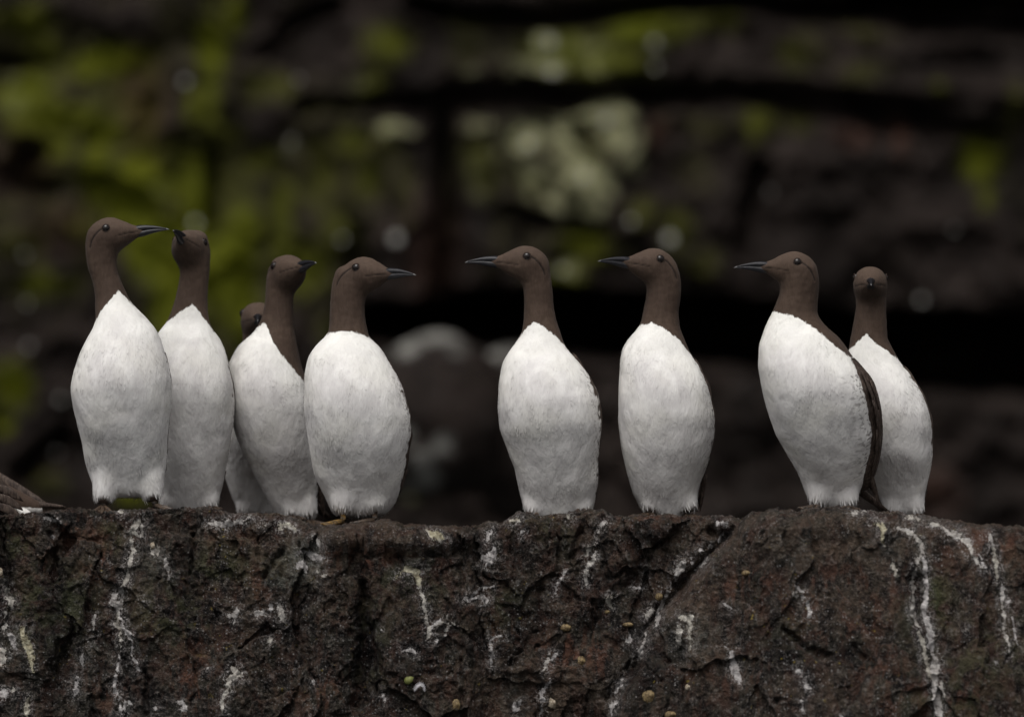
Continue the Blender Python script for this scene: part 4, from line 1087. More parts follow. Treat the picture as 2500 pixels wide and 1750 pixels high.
        for i in range(rows_ - 1):
            for j in range(cols_ - 1):
                a = i * cols_ + j
                F_.append((a, a + 1, a + cols_ + 1, a + cols_)); F_.append((m_ + a, m_ + a + cols_, m_ + a + cols_ + 1, m_ + a + 1))
        for i in range(rows_ - 1):
            for j in (0, cols_ - 1):
                a = i * cols_ + j; F_.append((a, a + cols_, m_ + a + cols_, m_ + a))
        for j in range(cols_ - 1):
            for i in (0, rows_ - 1):
                a = i * cols_ + j; F_.append((a, a + 1, m_ + a + 1, m_ + a))
        wing = mesh_obj('wing', W(V_), F_, M_WING, root)
        # long coverts laid along the visible wing
        if side == 1 and spec.get('coverts'):
            for q in range(9):
                va, vb = wv0 + 30 + q * 24, min(wv0 + 150 + q * 27, wv1 - 4)
                rr = []
                for s_ in np.linspace(0, 1, 8):
                    v = va + (vb - va) * s_
                    t0 = math.asin(max(-1, min(.995, (np.interp(v, we[:, 1], we[:, 0]) - np.interp(v, vs, cx)) / np.interp(v, vs, hw))))
                    th = t0 + .10 + (q % 3) * .17 + .10 * s_
                    nrm_ = np.array([math.sin(th), -math.cos(th), 0]); tg = np.array([math.cos(th), math.sin(th), 0])
                    wq = 9.5 * math.sin(math.pi * (.12 + .80 * s_)) ** .7
                    rr.append((surf(v, th, spec.get('wing_t', 5) + 1.5 + (q % 2)), tg * wq, nrm_ * 1.8))
                cv2, cf2 = loft(rr, 10)
                mesh_obj('covert_feather', W(cv2), cf2, M_WING, wing)
        # primaries
        for q in range(4):
            vst = wv1 - 60 + q * 12
            th = math.asin(max(-1, min(.99, (np.interp(vst, we[:, 1], we[:, 0]) - np.interp(vst, vs, cx)) / np.interp(vst, vs, hw)))) + (.12 if spec.get('tail_u') else .5) + q * .2 if side == 1 else -(2.25 + q * .15)
            a0 = surf(vst, th, 3)
            tipv = min(spec.get('tail_v', v1 - 6), v1 + 4) - q * 9
            tu = spec.get('tail_u', u_mid)
            tipp = np.array([a0[0] * (.72 if spec.get('tail_u') is None else .45) + tu * (.28 if spec.get('tail_u') is None else .55), max(a0[1], 30) + 26, -tipv])
            if side == -1 and spec.get('tail_u') is not None:
                tipp[0] = a0[0] * .3 + u_mid * .7
            pts = []
            for s_ in np.linspace(0, 1, 7):
                c3 = a0 * (1 - s_) + tipp * s_ + np.array([0, 4 * math.sin(math.pi * s_), 0])
                pts.append((c3, (5.2 * (1 - s_ ** 3) + .4)))
            rr = [(c3, np.array([r_, 0, 0]), np.array([0, max(.5, r_ * .3), 0])) for c3, r_ in pts]
            pv, pf = loft(rr, 10)
            mesh_obj('primary_feather', W(pv), pf, M_WING, wing)
    # tail
    tu = spec.get('tail_u', u_mid + 4)
    tvv = spec.get('tail_v', v1 - 8)
    yb_ = float(np.interp(v1 - 60, vs, cy) + np.interp(v1 - 60, vs, dep))
    rr = []
    for s_ in np.linspace(0, 1, 8):
        c3 = np.array([(np.interp(v1 - 90, vs, cx)) * (1 - s_) + tu * s_, (yb_ - 25) * (1 - s_) + (yb_ + 20) * s_, -((v1 - 90) * (1 - s_) + tvv * s_)])
        rr.append((c3, np.array([26 * (1 - .65 * s_), 0, 0]), np.array([0, 12 * (1 - s_ * .75), 0])))
    tv, tf = loft(rr, 16)
    mesh_obj('tail', W(tv), tf, M_WING, root)

    # feet
    for fi, (fu, fv, fy, fyaw) in enumerate(spec['feet']):
        fmat = M_FOOTY if spec.get('yellow') and fi == 0 else M_FOOT
        yw = yb + fy * k
        droop = spec.get('droop', 0)
        zt = ledge_z(fu, yw)
        vz = 875 - (zt - CAM_Z) / k            # design row of the rock under this foot
        vz = spec['foot_v'][fi] if 'foot_v' in spec else vz
        ank = np.array([fu, fy, -(vz - 7)])
        av, af = tube([(fu, fy * .3 + .7 * (float(cy[-1]) - 16), -(fv - 34), 7), (fu, fy, -(vz - 12), 6.4), (fu, fy - 2, -(vz - 6), 6.6)], 10)
        foot = mesh_obj('foot', W(av), af, fmat, root)
        tips = []
        for ta, ln in ((-30, 50), (0, 56), (30, 48)):
            an = math.radians(fyaw + ta)
            dx, dy = math.cos(an), math.sin(an)
            pts = []
            for s_, h_, r_ in ((0, 5, 6.0), (.2, 7.5, 5.6), (.45, 6.5, 5.2), (.7, 4.5, 4.6), (.9, 3.5, 4.0), (1, 3, 2.6)):
                pts.append((fu + dx * ln * s_, fy + dy * ln * s_, -(vz - h_ + 1 + droop * s_), r_))
            v_, f_ = tube(pts, 10)
            toe = mesh_obj('toe', W(v_), f_, fmat, foot)
            cv_, cf_ = tube([(fu + dx * ln * .98, fy + dy * ln * .98, -(vz - 4 + droop), 2.6), (fu + dx * ln * 1.08, fy + dy * ln * 1.08, -(vz - 3.4 + droop), 2.0), (fu + dx * ln * 1.17, fy + dy * ln * 1.17, -(vz - .4 + droop), .5)], 8)
            # claws belong to the toe mesh: joined as geometry
            tm = toe.data
            vv_ = [tuple(x.co) for x in tm.vertices] + [tuple(x) for x in W(cv_)]
            ff_ = [tuple(p_.vertices) for p_ in tm.polygons] + [tuple(i_ + len(tm.vertices) for i_ in f__) for f__ in cf_]
            tm.clear_geometry(); tm.from_pydata(vv_, [], ff_); tm.update()
            tm.polygons.foreach_set('use_smooth', [True] * len(tm.polygons))
            tips.append([np.array(p_[:3]) for p_ in pts])
        wv_, wf_ = [], []
        for a_, b2 in ((0, 1), (1, 2)):
            o0 = len(wv_)
            for i_ in range(6):
                for s_ in (0, .5, 1):
                    p_ = tips[a_][i_] * (1 - s_) + tips[b2][i_] * s_
                    if s_ == .5:
                        p_ = p_ * .93 + np.array([fu, fy, p_[2]]) * .07; p_[2] -= 1.4
                    wv_.append(p_ + np.array([0, 0, 1.0]))
            for i_ in range(6):
                for s_ in range(3):
                    wv_.append(wv_[o0 + i_ * 3 + s_] - np.array([0, 0, 2.4]))
            for i_ in range(5):
                for s_ in range(2):
                    a = o0 + i_ * 3 + s_
                    wf_.append((a, a + 1, a + 4, a + 3)); wf_.append((a + 18, a + 21, a + 22, a + 19))
            for s_ in range(2):
                a = o0 + 15 + s_; wf_.append((a, a + 1, a + 19, a + 18))
        mesh_obj('web', W(np.array(wv_)), wf_, fmat, foot)
    return root


BIRDS = [
    dict(seed=1, leg_mix=.25, leg_gap=6, wing_th=1.75, wing_t=1, y=-0.05, droop=9, foot_v=(1243, 1239), label='upright guillemot at the far left with its bill pointing right and both webbed feet showing',
         left=[(216, 568), (205, 604), (211, 648), (226, 687), (234, 726), (233, 781), (226, 806), (200, 858), (180, 913), (172, 948), (176, 988), (187, 1038), (203, 1088), (209, 1132), (222, 1172), (236, 1196)],
         right=[(288, 568), (288, 606), (285, 639), (287, 665), (302, 700), (319, 739), (359, 774), (388, 809), (409, 873), (421, 928), (419, 988), (411, 1048), (406, 1112), (402, 1162), (389, 1196)],
         collar=[(200, 830), (233, 787), (248, 761), (275, 729), (289, 711), (302, 720), (320, 740), (345, 758)], wing=[(404, 860), (412, 890), (420, 930), (421, 960), (417, 1048), (410, 1130)],
         head=(265.5, 558), yaw=-8, pitch=4.8, feet=[(252, 1236, 6, -90), (376, 1232, 6, -14)], thigh=(46, 17), brown_legs=True, left_wing=1.75, flank_s=.3),
    dict(seed=2, wing_th=1.75, wing_t=1, y=0.085, label='guillemot second from the left with its head turned and bill raised towards the camera',
         left=[(446, 575), (434, 604), (440, 665), (431, 718), (420, 757), (409, 790), (388, 812), (374, 870), (370, 950), (374, 1030), (378, 1110), (381, 1180), (388, 1225), (400, 1250)],
         right=[(505, 575), (516, 614), (514, 661), (508, 696), (507, 744), (512, 794), (543, 844), (558, 888), (572, 938), (575, 973), (568, 1038), (558, 1088), (549, 1147), (542, 1190), (528, 1225), (516, 1250)],
         collar=[(395, 800), (411, 786), (431, 768), (451, 755), (472, 743), (480, 748), (491, 766), (507, 792), (520, 812)], wing=[(545, 850), (560, 895), (571, 938), (574, 975), (567, 1040), (556, 1100)],
         head=(464, 590), yaw=-103, pitch=15, roll=-4, feet=[(410, 1258, 4, -100), (508, 1258, 4, -80)], thigh=(44, 18), flank_s=.2),
    dict(seed=3, wing_th=1.75, wing_t=1, y=0.26, label='partly hidden guillemot peering out behind the neck of the third upright bird',
         left=[(604, 756), (591, 778), (592, 812), (590, 850), (565, 890), (545, 950), (535, 1010), (540, 1080), (548, 1150), (563, 1205), (582, 1262)],
         right=[(656, 756), (669, 778), (668, 812), (676, 850), (700, 890), (720, 950), (726, 1010), (724, 1080), (712, 1150), (694, 1205), (672, 1262)],
         collar=[(560, 900), (600, 872), (630, 850), (660, 872), (700, 900)], wing=[(680, 900), (715, 960), (722, 1020), (718, 1100)],
         head=(630, 765), yaw=-88, pitch=-2, feet=[(598, 1272, 4, -100), (660, 1272, 4, -80)], thigh=(38, 16), flank_s=.1),
    dict(seed=4, y=0.135, label='guillemot leaning back with a short-looking bill turned right and brown sweeping down its side',
         left=[(664, 640), (652, 664), (648, 693), (647, 732), (643, 765), (630, 798), (615, 817), (583, 841), (557, 886), (553, 945), (560, 1000), (571, 1048), (590, 1098), (613, 1142), (640, 1195), (664, 1250), (672, 1268)],
         right=[(715, 640), (724, 664), (722, 693), (717, 728), (717, 760), (718, 798), (724, 837), (735, 885), (752, 930), (768, 990), (776, 1060), (779, 1120), (777, 1184), (776, 1223), (768, 1250), (762, 1268)],
         collar=[(600, 806), (631, 799), (648, 788), (657, 804), (668, 833), (689, 865), (716, 896), (742, 926), (765, 955)], wing=[(745, 925), (760, 965), (768, 1020), (773, 1080), (772, 1140)],
         head=(702, 650), yaw=-60, pitch=8, feet=[(712, 1272, 6, -80), (750, 1276, 2, -50)], thigh=(40, 22), flank_w=60, flank_s=.45, tail_u=800, tail_v=1268, lean=14, leg_mix=.1),
    dict(seed=5, y=-0.03, droop=3, label='broad guillemot with a yellowish webbed foot and its bill pointing right beside the empty gap',
         left=[(820, 660), (810, 690), (806, 715), (805, 740), (805, 774), (803, 813), (776, 839), (753, 874), (744, 922), (742, 992), (749, 1057), (758, 1105), (771, 1166), (793, 1218), (806, 1246)],
         right=[(890, 660), (897, 690), (896, 712), (891, 740), (891, 774), (901, 824), (928, 846), (958, 896), (984, 948), (1001, 1014), (1004, 1062), (995, 1122), (984, 1175), (968, 1226), (952, 1246)],
         collar=[(780, 826), (803, 813), (836, 807), (871, 812), (901, 824), (925, 842)], wing=[(944, 876), (958, 900), (979, 948), (995, 1014), (997, 1062), (988, 1122), (978, 1175)],
         head=(888, 654), yaw=-30, pitch=-1.5, eye_dx=0, feet=[(838, 1264, -8, -150), (915, 1262, 2, -166)], foot_v=(1278, 1275), thigh=(50, 20), yellow=True, flank_s=.5),
    dict(seed=6, y=0.0, label='guillemot facing left just right of the wide gap, white bib rising to a point',
         left=[(1266, 640), (1268, 670), (1277, 702), (1280, 741), (1278, 789), (1272, 818), (1248, 850), (1228, 885), (1217, 937), (1213, 998), (1219, 1050), (1237, 1094), (1256, 1142), (1269, 1203), (1280, 1247), (1290, 1262)],
         right=[(1336, 640), (1345, 663), (1351, 711), (1351, 746), (1359, 785), (1380, 841), (1409, 872), (1439, 920), (1461, 972), (1470, 1033), (1465, 1068), (1457, 1125), (1459, 1177), (1452, 1220), (1444, 1247), (1434, 1262)],
         collar=[(1255, 840), (1274, 815), (1291, 794), (1304, 787), (1330, 802), (1356, 820), (1383, 846), (1400, 866)], wing=[(1395, 860), (1433, 915), (1454, 972), (1464, 1033), (1461, 1068), (1454, 1125)],
         head=(1284, 626.6), yaw=-176, pitch=.2, feet=[(1305, 1270, 0, -110), (1418, 1266, 0, -75)], thigh=(46, 24), flank_s=.7),
    dict(seed=7, y=0.01, label='guillemot facing left, standing third from the right with its neck curved back',
         left=[(1574, 640), (1574, 670), (1579, 703), (1576, 728), (1569, 767), (1564, 793), (1539, 824), (1517, 854), (1510, 885), (1509, 950), (1512, 1037), (1519, 1094), (1534, 1159), (1546, 1203), (1562, 1240), (1574, 1258)],
         right=[(1650, 640), (1661, 668), (1665, 690), (1664, 719), (1656, 763), (1660, 802), (1687, 863), (1708, 893), (1730, 941), (1745, 1015), (1743, 1072), (1730, 1128), (1713, 1176), (1703, 1224), (1695, 1245), (1686, 1258)],
         collar=[(1540, 806), (1564, 793), (1591, 789), (1617, 800), (1648, 822), (1687, 867), (1705, 892)], wing=[(1690, 872), (1706, 900), (1727, 941), (1740, 1015), (1738, 1072), (1726, 1128)],
         head=(1597, 633), yaw=-157, pitch=3.5, feet=[(1590, 1262, 0, -110), (1680, 1262, 2, -75)], thigh=(42, 20), flank_s=.6, tail_u=1700, brown_legs=True),
    dict(seed=8, coverts=True, wing_jag=.03, y=-0.115, label='guillemot facing left whose dark folded wing shows along its right side',
         left=[(1908, 650), (1902, 680), (1903, 716), (1896, 734), (1885, 762), (1866, 799), (1850, 843), (1847, 895), (1857, 951), (1874, 1008), (1896, 1060), (1922, 1108), (1949, 1156), (1966, 1204), (1980, 1238)],
         right=[(1991, 650), (2000, 680), (2001, 700), (1997, 729), (1993, 768), (2014, 795), (2040, 816), (2066, 851), (2100, 899), (2126, 951), (2137, 1008), (2139, 1070), (2133, 1120), (2120, 1170), (2100, 1210), (2080, 1238)],
         collar=[(1866, 764), (1885, 762), (1914, 765), (1953, 781), (1988, 805), (2018, 832), (2070, 873)], wing=[(2070, 874), (2092, 934), (2112, 995), (2121, 1052), (2119, 1112), (2108, 1165)],
         head=(1938, 641), yaw=-170, pitch=.8, feet=[(2000, 1250, 0, -130), (2072, 1250, 6, -90)], thigh=(46, 22), flank_w=60, flank_s=.8, tail_u=2172, tail_v=1252, wing_t=13, lean=30),
    dict(seed=9, y=0.02, label='rightmost guillemot, staring straight at the camera with its bill foreshortened',
         left=[(2100, 665), (2090, 690), (2088, 730), (2090, 747), (2081, 799), (2071, 853), (2062, 900), (2060, 960), (2068, 1040), (2090, 1110), (2120, 1170), (2150, 1220), (2172, 1262)],
         right=[(2149, 665), (2160, 690), (2166, 730), (2164, 764), (2166, 829), (2197, 882), (2223, 912), (2249, 956), (2269, 1004), (2277, 1047), (2275, 1112), (2266, 1169), (2260, 1213), (2249, 1256), (2247, 1262)],
         collar=[(2050, 872), (2071, 855), (2101, 825), (2114, 815), (2131, 836), (2162, 856), (2197, 882), (2215, 900)], wing=[(2200, 892), (2247, 956), (2266, 1004), (2274, 1047), (2272, 1112)],
         head=(2124, 678), yaw=-92, pitch=-2, feet=[(2185, 1270, 2, -100), (2234, 1270, 2, -75)], thigh=(40, 20), flank_s=.5),
]
for s in BIRDS:
    bird(s)


# crouching bird at the left edge: only wings, rump and tail are in view
def crouched():
    yb = .03
    k = K(yb)
    u0 = -40
    base = np.array([(u0 - 1250) * k, yb, ledge_z(u0, yb)])
    root = empty('guillemot', tuple(base))
    tag(root, 'crouching guillemot cut off by the left edge, showing only brown wings and tail', 'seabird', 'guillemots standing on the rock ledge')

    def W(P):
        P = np.asarray(P, float); out = np.empty_like(P)
        out[..., 0] = (P[..., 0] - 1250) * k - base[0]; out[..., 1] = P[..., 1] * k; out[..., 2] = CAM_Z + (875 + P[..., 2]) * k - base[2]
        return out
    st = [(-330, 1112, 20, 16), (-300, 1110, 62, 40), (-250, 1118, 92, 66), (-180, 1140, 104, 86), (-110, 1166, 98, 88), (-50, 1188, 82, 76), (0, 1206, 62, 60), (40, 1220, 46, 44), (80, 1231, 30, 28), (105, 1238, 16, 14)]
    rr = []
    for x, v, hh, wd in st:
        bot = min(v + hh, 1262); top = v - hh * .55
        rr.append(((x, 0, -(bot + top) / 2), (0, wd, 0), (0, 0, (bot - top) / 2)))
    parts = [loft(rr, 36)]
    parts.append(tube([(-290, -10, -1110, 40), (-350, -14, -1050, 36), (-375, -18, -990, 36), (-380, -18, -950, 34)], 20))
    parts.append(ico((-395, -18, -930), (58, 42, 44)))
    V, F = join(parts)
    me = remesh(W(V), F, .002, 6)
    me.name = 'body'
    n = len(me.vertices)
    co = np.empty(n * 3, np.float32); me.vertices.foreach_get('co', co); co = co.reshape(-1, 3).astype(float)
    U = (co[:, 0] + base[0]) / k + 1250; VV = 875 - (co[:, 2] + base[2] - CAM_Z) / k
    fattr(me, 'white_sdf', np.where(U > -300, (VV - np.interp(U, [-300, 0, 100], [1190, 1232, 1240])) * 1.0, -30))
    for nm in ('furrow', 'crown', 'flank', 'top_lit', 'leg_dark'):
        fattr(me, nm, np.zeros(n))
    me.materials.append(M_PLUM)
    body = bpy.data.objects.new('body', me); COL.objects.link(body); body.parent = root
    bv, bf = loft([((-440, -18, -930), (0, 12, 0), (0, 0, 12)), ((-480, -18, -926), (0, 8, 0), (0, 0, 10)), ((-540, -18, -914), (0, 1, 0), (0, 0, 1))], 12)
    mesh_obj('bill', W(bv), bf, M_BILL, root)
    for s in (1, -1):
        gv, gf = ico((-400, -18 + s * 38, -938), (8.6, 8.6, 8.6)); mesh_obj('eye', W(gv), gf, M_EYE, root)

    def blade(pts, w, name, par):
        """flat feather: pts centreline (u, y, v), w half width profile, vertical blade with thickness"""
        P = np.array([(a, b_, -c) for a, b_, c in pts], float)
        r = []
        for i in range(len(P)):
            d = P[min(i + 1, len(P) - 1)] - P[max(0, i - 1)]; d /= np.linalg.norm(d)
            up = np.cross(np.array([0, 1.0, 0]), d); up /= np.linalg.norm(up)
            r.append((P[i], up * w[i], np.array([0, 1.6, 0])))
        v_, f_ = loft(r, 10)
        return mesh_obj(name, W(v_), f_, M_WING, par)
    # near wing: coverts shell plus primaries reaching down to the right
    wr = []
    for x, v, h, y in [(-260, 1120, 40, -60), (-180, 1140, 62, -92), (-100, 1165, 66, -98), (-40, 1188, 54, -88), (10, 1206, 36, -74), (40, 1222, 18, -60)]:
        wr.append(((x, y, -v), (0, 10, 0), (0, 0, h)))
    wv_, wf_ = loft(wr, 22)
    wing = mesh_obj('wing', W(wv_), wf_, M_WING, root)
    for i in range(7):
        a0 = (-120 + i * 10, -100 + i * 2, 1150 + i * 9)
        tip = (46 - i * 9, -72 - i * 2, 1256 + (i % 2) * 2 - i * .5)
        pts = [tuple(np.array(a0) * (1 - t) + np.array(tip) * t + np.array([0, 0, -10 * math.sin(math.pi * t)])) for t in np.linspace(0, 1, 7)]
        blade(pts, [5, 6.2, 6.2, 6, 5, 3.4, .6], 'primary_feather', wing)
    for i in range(6):
        for j in range(3):
            a0 = (-150 + i * 30, -112 + i * 4 + j * -2, 1128 + i * 12 + j * 22)
            b0 = (a0[0] + 62, a0[1] + 10, a0[2] + 34)
            pts = [tuple(np.array(a0) * (1 - t) + np.array(b0) * t + np.array([0, 0, -5 * math.sin(math.pi * t)])) for t in np.linspace(0, 1, 6)]
            blade(pts, [7, 10, 11, 9.5, 6.5, 1], 'covert_feather', wing)
    # far wing and tail reaching right along the rock
    fr = []
    for x, v, h, y in [(-200, 1120, 40, 60), (-100, 1148, 42, 66), (-20, 1178, 34, 60), (40, 1203, 24, 50), (90, 1224, 13, 40), (116, 1236, 5, 34)]:
        fr.append(((x, y, -v), (0, 9, 0), (0, 0, h)))
    fv_, ff_ = loft(fr, 22)
    mesh_obj('wing', W(fv_), ff_, M_WING, root)
    tail = blade([(60, -6, 1236), (100, -8, 1238), (140, -10, 1239), (163, -12, 1240)], [14, 14, 9, 1.2], 'tail', root)
    for i in range(5):
        blade([(70, -14 + i * 3, 1232 + i * 4), (115, -16 + i * 3, 1233 + i * 3.2), (150, -16 + i * 3, 1235 + i * 2.2), (163 - i * 5, -16 + i * 3, 1236.5 + i * 2.4)], [3, 4.2, 3.4, .5], 'tail_feather', tail)
    # white rump tuft between wing tip and tail
    rv, rf = ico((58, -46, -1252), (20, 16, 12))
    rv = rv + 5 * np.stack([fbm(rv / 9 + 3, 3), fbm(rv / 9 + 9, 3), fbm(rv / 9 + 15, 3)], -1)
    t_ = mesh_obj('rump_tuft', W(rv), rf, M_PLUM, root)
    for nm, val in (('white_sdf', 30), ('furrow', 0), ('crown', 0), ('flank', 0), ('top_lit', .2), ('leg_dark', 0)):
        fattr(t_.data, nm, np.full(len(rv), val))
    for fu in (-60, -130):
        av, af = tube([(fu, -20, -1240, 8), (fu + 4, -40, -1262, 7), (fu + 8, -74, -1264, 5)], 8)
        mesh_obj('foot', W(av), af, M_FOOT, root)


crouched()


# ------------------------------------------------------------------ small things on the rock
def limpet(u, v, w, h, mat, label, tilt=0.0, cat='shell'):
    p = face_pt(u, v)
    k = K(p[1])
    n, m = 22, 6
    V, F = [], []
    rs = rng.rand(n)
    for i in range(m):
        t = i / m
        for j in range(n):
            a = 2 * math.pi * j / n
            rr = (1 - t) ** .8 * (1 + .07 * (rs[j] - .5) * (1 - t) + (.05 if j % 2 else -.02) * (1 - t))
            V.append((math.cos(a) * w * .5 * rr * k + w * .10 * t * k, -t * .42 * w * k, math.sin(a) * h * .5 * rr * k))
    V.append((w * .10 * k, -.44 * w * k, 0))
    for i in range(m - 1):
        for j in range(n):
            a, b_ = i * n + j, i * n + (j + 1) % n
            F.append((a, b_, b_ + n, a + n))
    for j in range(n):
        F.append(((m - 1) * n + j, (m - 1) * n + (j + 1) % n, m * n))
    V.append((0, .002, 0))
    for j in range(n):
        F.append((len(V) - 1, (j + 1) % n, j))
    o = mesh_obj('limpet', V, F, mat)
    o.location = (p[0], p[1] + .001, p[2])
    o.rotation_euler = (math.radians(-12), tilt, 0)
    tag(o, label, cat, 'limpets on the rock face')
    return o


def pebble(u, v, w, h, mat, label, name='pebble', cat='pebble'):
    p = face_pt(u, v); k = K(p[1])
    gv, gf = ico((0, 0, 0), (w * .5 * k, w * .35 * k, h * .5 * k))
    gv = gv * (1 + .16 * fbm(gv * 320 + u, 2)[:, None])
    o = mesh_obj(name, gv, gf, mat)
    o.location = (p[0], p[1] - w * .12 * k, p[2])
    tag(o, label, cat, 'pebbles and snails lodged in the rock')
    return o


limpet(1586, 1699, 36, 38, M_SHELL, 'largest round yellow-brown limpet near the bottom, below the black diagonal crack')
limpet(1350, 1714, 32, 30, M_SHELLW, 'ribbed pale limpet at the bottom beside the white streak that ends there', .5)
limpet(1418, 1614, 30, 28, M_SHELL, 'dull brown limpet on the reddish rock above the pale ribbed limpet', .2)
limpet(1640, 1746, 34, 22, M_SHELL, 'orange-brown limpet cut by the bottom edge of the picture')
limpet(1113, 1720, 20, 30, M_SHELL, 'tall narrow tan limpet at the bottom, right below the loose feather')
limpet(1682, 1677, 18, 16, M_SHELLW, 'tiny pale green limpet up and right of the largest limpet')
pebble(1382, 1531, 28, 19, M_SHELL, 'tan snail lying in the shadowed hollow left of the crack', 'snail', 'snail')
pebble(1533, 1525, 26, 12, M_SHELL, 'flat orange snail beside the diagonal crack', 'snail', 'snail')
pebble(1608, 1456, 18, 20, M_SHELL, 'small yellow snail tucked against the white streak of the crack', 'snail', 'snail')
pebble(1820, 1400, 22, 14, M_SHELL, 'tan pebble lodged alone on the smooth right-hand block')
pebble(1484, 1494, 14, 10, M_SHELL, 'tiny yellow pebble left of the small yellow snail')
pebble(373, 1331, 13, 17, M_SHELLW, 'pointed orange-white pebble under the second bird from the left')
pebble(2, 1398, 14, 26, M_SHELLW, 'pale pebble at the left edge of the picture')

# leaf scrap
p = face_pt(998, 1660); k = K(p[1])
lv = [(-12, 0, 2), (-6, -3, 10), (4, -4, 11), (12, -1, 9), (9, -3, -2), (0, -4, -9), (-9, -1, -7), (0, -6, 1)]
lv = [(a * k, b_ * k - .002, c * k) for a, b_, c in lv]
lf = [(7, i, (i + 1) % 7) for i in range(7)]
lv2 = lv + [(a, b_ + .0012, c) for a, b_, c in lv]
lf2 = lf + [(15, 8 + (i + 1) % 7, 8 + i) for i in range(7)] + [(i, i + 8, (i + 1) % 7 + 8, (i + 1) % 7) for i in range(7)]
leaf = mesh_obj('leaf_scrap', lv2, lf2, M_LEAF)
leaf.location = tuple(p)
tag(leaf, 'small yellow-green leaf scrap stuck on the rock beside the loose feather', 'leaf')

# loose feather
p = face_pt(1022, 1676); k = K(p[1])
fe = empty('feather', (p[0], p[1] - .004, p[2]))
tag(fe, 'curled white feather stuck to the dark rock near the bottom', 'feather')
pts = [(-14, 0, -6), (-8, -3, 4), (0, -5, 9), (8, -5, 8), (13, -3, 0), (14, -1, -12)]
tv, tf = tube([(a * k, b_ * k, c * k, .0004) for a, b_, c in pts], 6)
mesh_obj('quill', tv, tf, M_FEATHER, fe)
bv, bf = [], []
P = np.array(pts, float)
for i, t in enumerate(np.linspace(0.02, .98, 34)):
    x = t * (len(P) - 1); j = min(int(x), len(P) - 2); c = P[j] * (1 - (x - j)) + P[j + 1] * (x - j)
    d = P[j + 1] - P[j]; d /= np.linalg.norm(d)
    for s in (1, -1):
        nrm = np.array([d[2] * s, -.25, -d[0] * s]) - d * .8
        nrm /= np.linalg.norm(nrm)
        ln = (5 if s < 0 else 13) * math.sin(math.pi * (.1 + .85 * t)) ** .5
        a = len(bv); e = c + nrm * ln
        m_ = (c + e) / 2 + np.array([0, -1.2, 0])
        for q in (c - d * .55, c + d * .55, m_ + d * .6, m_ - d * .6, e):
            bv.append(tuple(q * k))
        bf += [(a, a + 1, a + 2, a + 3), (a + 3, a + 2, a + 4)]
o = mesh_obj('feather_vane', bv, bf, M_FEATHER, fe)

# ------------------------------------------------------------------ boulders and pale spots far behind
def boulder(u, v, ru, rv_, yb, seed, label, pale):
    k = K(yb)
    n, m = 60, 40
    rings = []
    V, F = [], []
    for i in range(m + 1):
        a = math.pi * i / m
        for j in range(n):
            b_ = 2 * math.pi * j / n
            V.append((math.sin(a) * math.cos(b_), math.sin(a) * math.sin(b_), math.cos(a)))
    V = np.array(V)
    r = 1 + .16 * fbm(V * 1.3 + seed, 3) + .05 * fbm(V * 5 + seed, 3, .5, ridged=True)
    V = V * r[:, None] * np.array([ru, (ru + rv_) * .5, rv_]) * k
    for i in range(m):
        for j in range(n):
            a, b_ = i * n + j, i * n + (j + 1) % n
            F.append((a, a + n, b_ + n, b_))
    o = mesh_obj('boulder', V, F, M_BOULDER)
    x, y, z = world_pt(u, v, yb)
    o.location = (x, y, z)
    tag(o, label, 'boulder', 'dark boulders below the cliff')
    U = V[:, 0] / k + u; VV = v - V[:, 2] / k
    zone = np.zeros((len(V), 3))
    for cx, cy, rx, ry, s in pale:
        zone[:, 1] = np.maximum(zone[:, 1], s * blob(U, VV, cx, cy, rx, ry))
    cattr(o.data, 'zone', zone)


boulder(1060, 1010, 175, 200, 5.0, 3.1, 'blurred rounded boulder with a pale cap, left one of two behind the gap', [(1000, 850, 40, 26, 1.0), (1060, 825, 80, 24, .8), (1120, 850, 50, 24, .6), (950, 880, 40, 20, .5), (1000, 1060, 26, 34, .6), (1080, 1085, 30, 40, .95), (1030, 1120, 40, 40, .8), (1045, 1160, 50, 36, .95), (990, 1190, 30, 26, .6)])
boulder(1260, 1060, 120, 215, 5.3, 7.7, 'blurred boulder with a pinkish pale top, right one of two behind the gap', [(1205, 865, 50, 26, 1.0), (1260, 860, 60, 24, .6)])

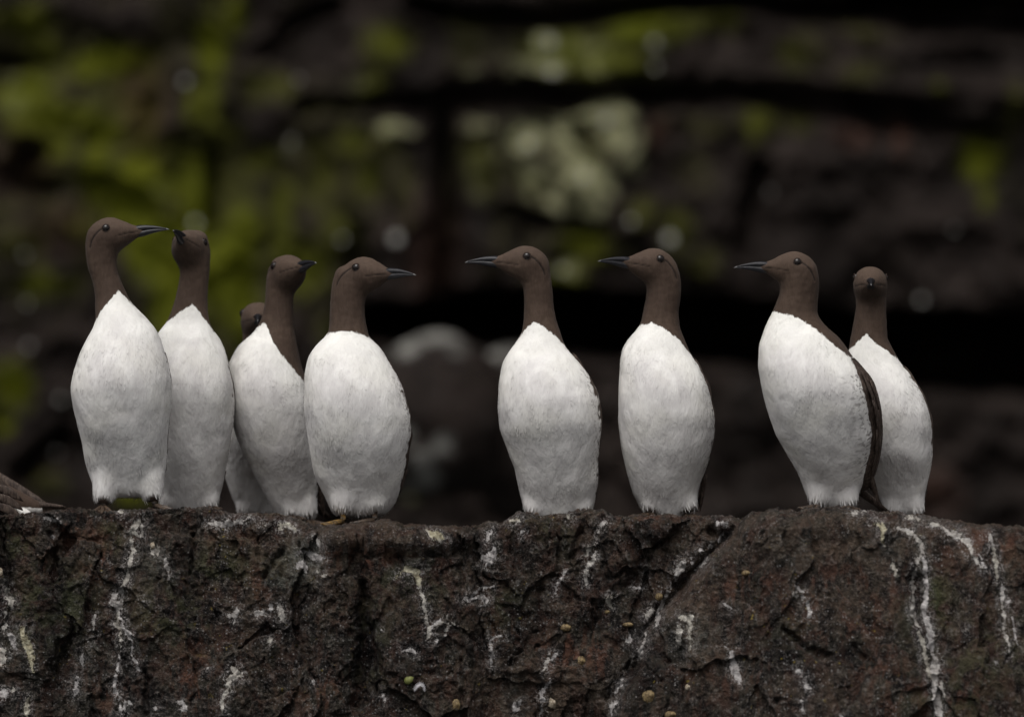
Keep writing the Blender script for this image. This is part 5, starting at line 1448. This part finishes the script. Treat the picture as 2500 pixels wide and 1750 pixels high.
SPOTS = [(452, 200, 8), (477, 545, 9), (728, 195, 5), (835, 585, 6), (967, 583, 12), (712, 345, 5), (1342, 103, 9), (1348, 176, 10), (1598, 105, 7), (1600, 165, 6),
         (1480, 295, 10), (1288, 352, 9), (1425, 432, 9), (1540, 540, 7), (1635, 583, 12), (1372, 660, 7), (2250, 733, 7),
         (70, 845, 6), (148, 975, 6), (138, 1105, 6), (65, 740, 5), (60, 620, 5), (1880, 470, 4), (2330, 560, 4)]
NEAR = {(452, 200): 'beside the bright upper moss strip', (477, 545): 'right above the head of the second bird from the left', (728, 195): 'in the dark rock right of the upper moss strip', (835, 585): 'dim, left of the brightest one in the left half',
        (967, 583): 'brightest one, high above the bill of the broad bird', (712, 345): 'on the grey-green rock high above the third head', (1635, 583): 'above and right of the third head from the right', (2250, 733): 'dim one right of the rightmost head',
        (1372, 660): 'right behind the head of the bird right of the gap', (70, 845): 'left of the shoulder of the leftmost bird', (148, 975): 'close to the left flank of the leftmost bird', (138, 1105): 'lowest one, left of the legs of the leftmost bird',
        (1540, 540): 'between the pale lichen field and the bright right-hand spot', (1342, 103): 'topmost of the upper pale cluster', (1348, 176): 'brightest at the bottom of the upper pale cluster', (1598, 105): 'upper one of a pair right of the upper pale cluster',
        (1600, 165): 'lower one of a pair right of the upper pale cluster', (2330, 560): 'faintest one, high above the rightmost bird', (1480, 295): 'at the top right of the pale lichen field', (1288, 352): 'at the left side of the pale lichen field', (1425, 432): 'in the middle of the pale lichen field', (1880, 470): 'faint one beside the short black cleft', (65, 740): 'at the left edge, level with the necks', (60, 620): 'at the left edge, level with the heads'}
for (u, v, r) in SPOTS:
    yy = cliff_y(u, v) - .02
    k = K(yy)
    gv, gf = ico((0, 0, 0), (r * k, r * .35 * k, r * k))
    gv = gv * (1 + .15 * fbm(gv * 60 + u, 2)[:, None])
    o = mesh_obj('cliff_spot', gv, gf, M_SPECK)  # small pale solids set just off the cliff surface
    o.location = world_pt(u, v, yy)
    if (u, v) in NEAR:
        tag(o, 'blurred white spot ' + NEAR[(u, v)], 'lichen', 'white spots on the far cliff')
    else:
        side = 'mossy left part' if u < 850 else ('pale lichened field in the middle' if 1230 < u < 1600 else 'dark rock')
        tag(o, 'small blurred pale spot within the %s of the cliff' % side, 'lichen', 'pale spots within the %s' % side)
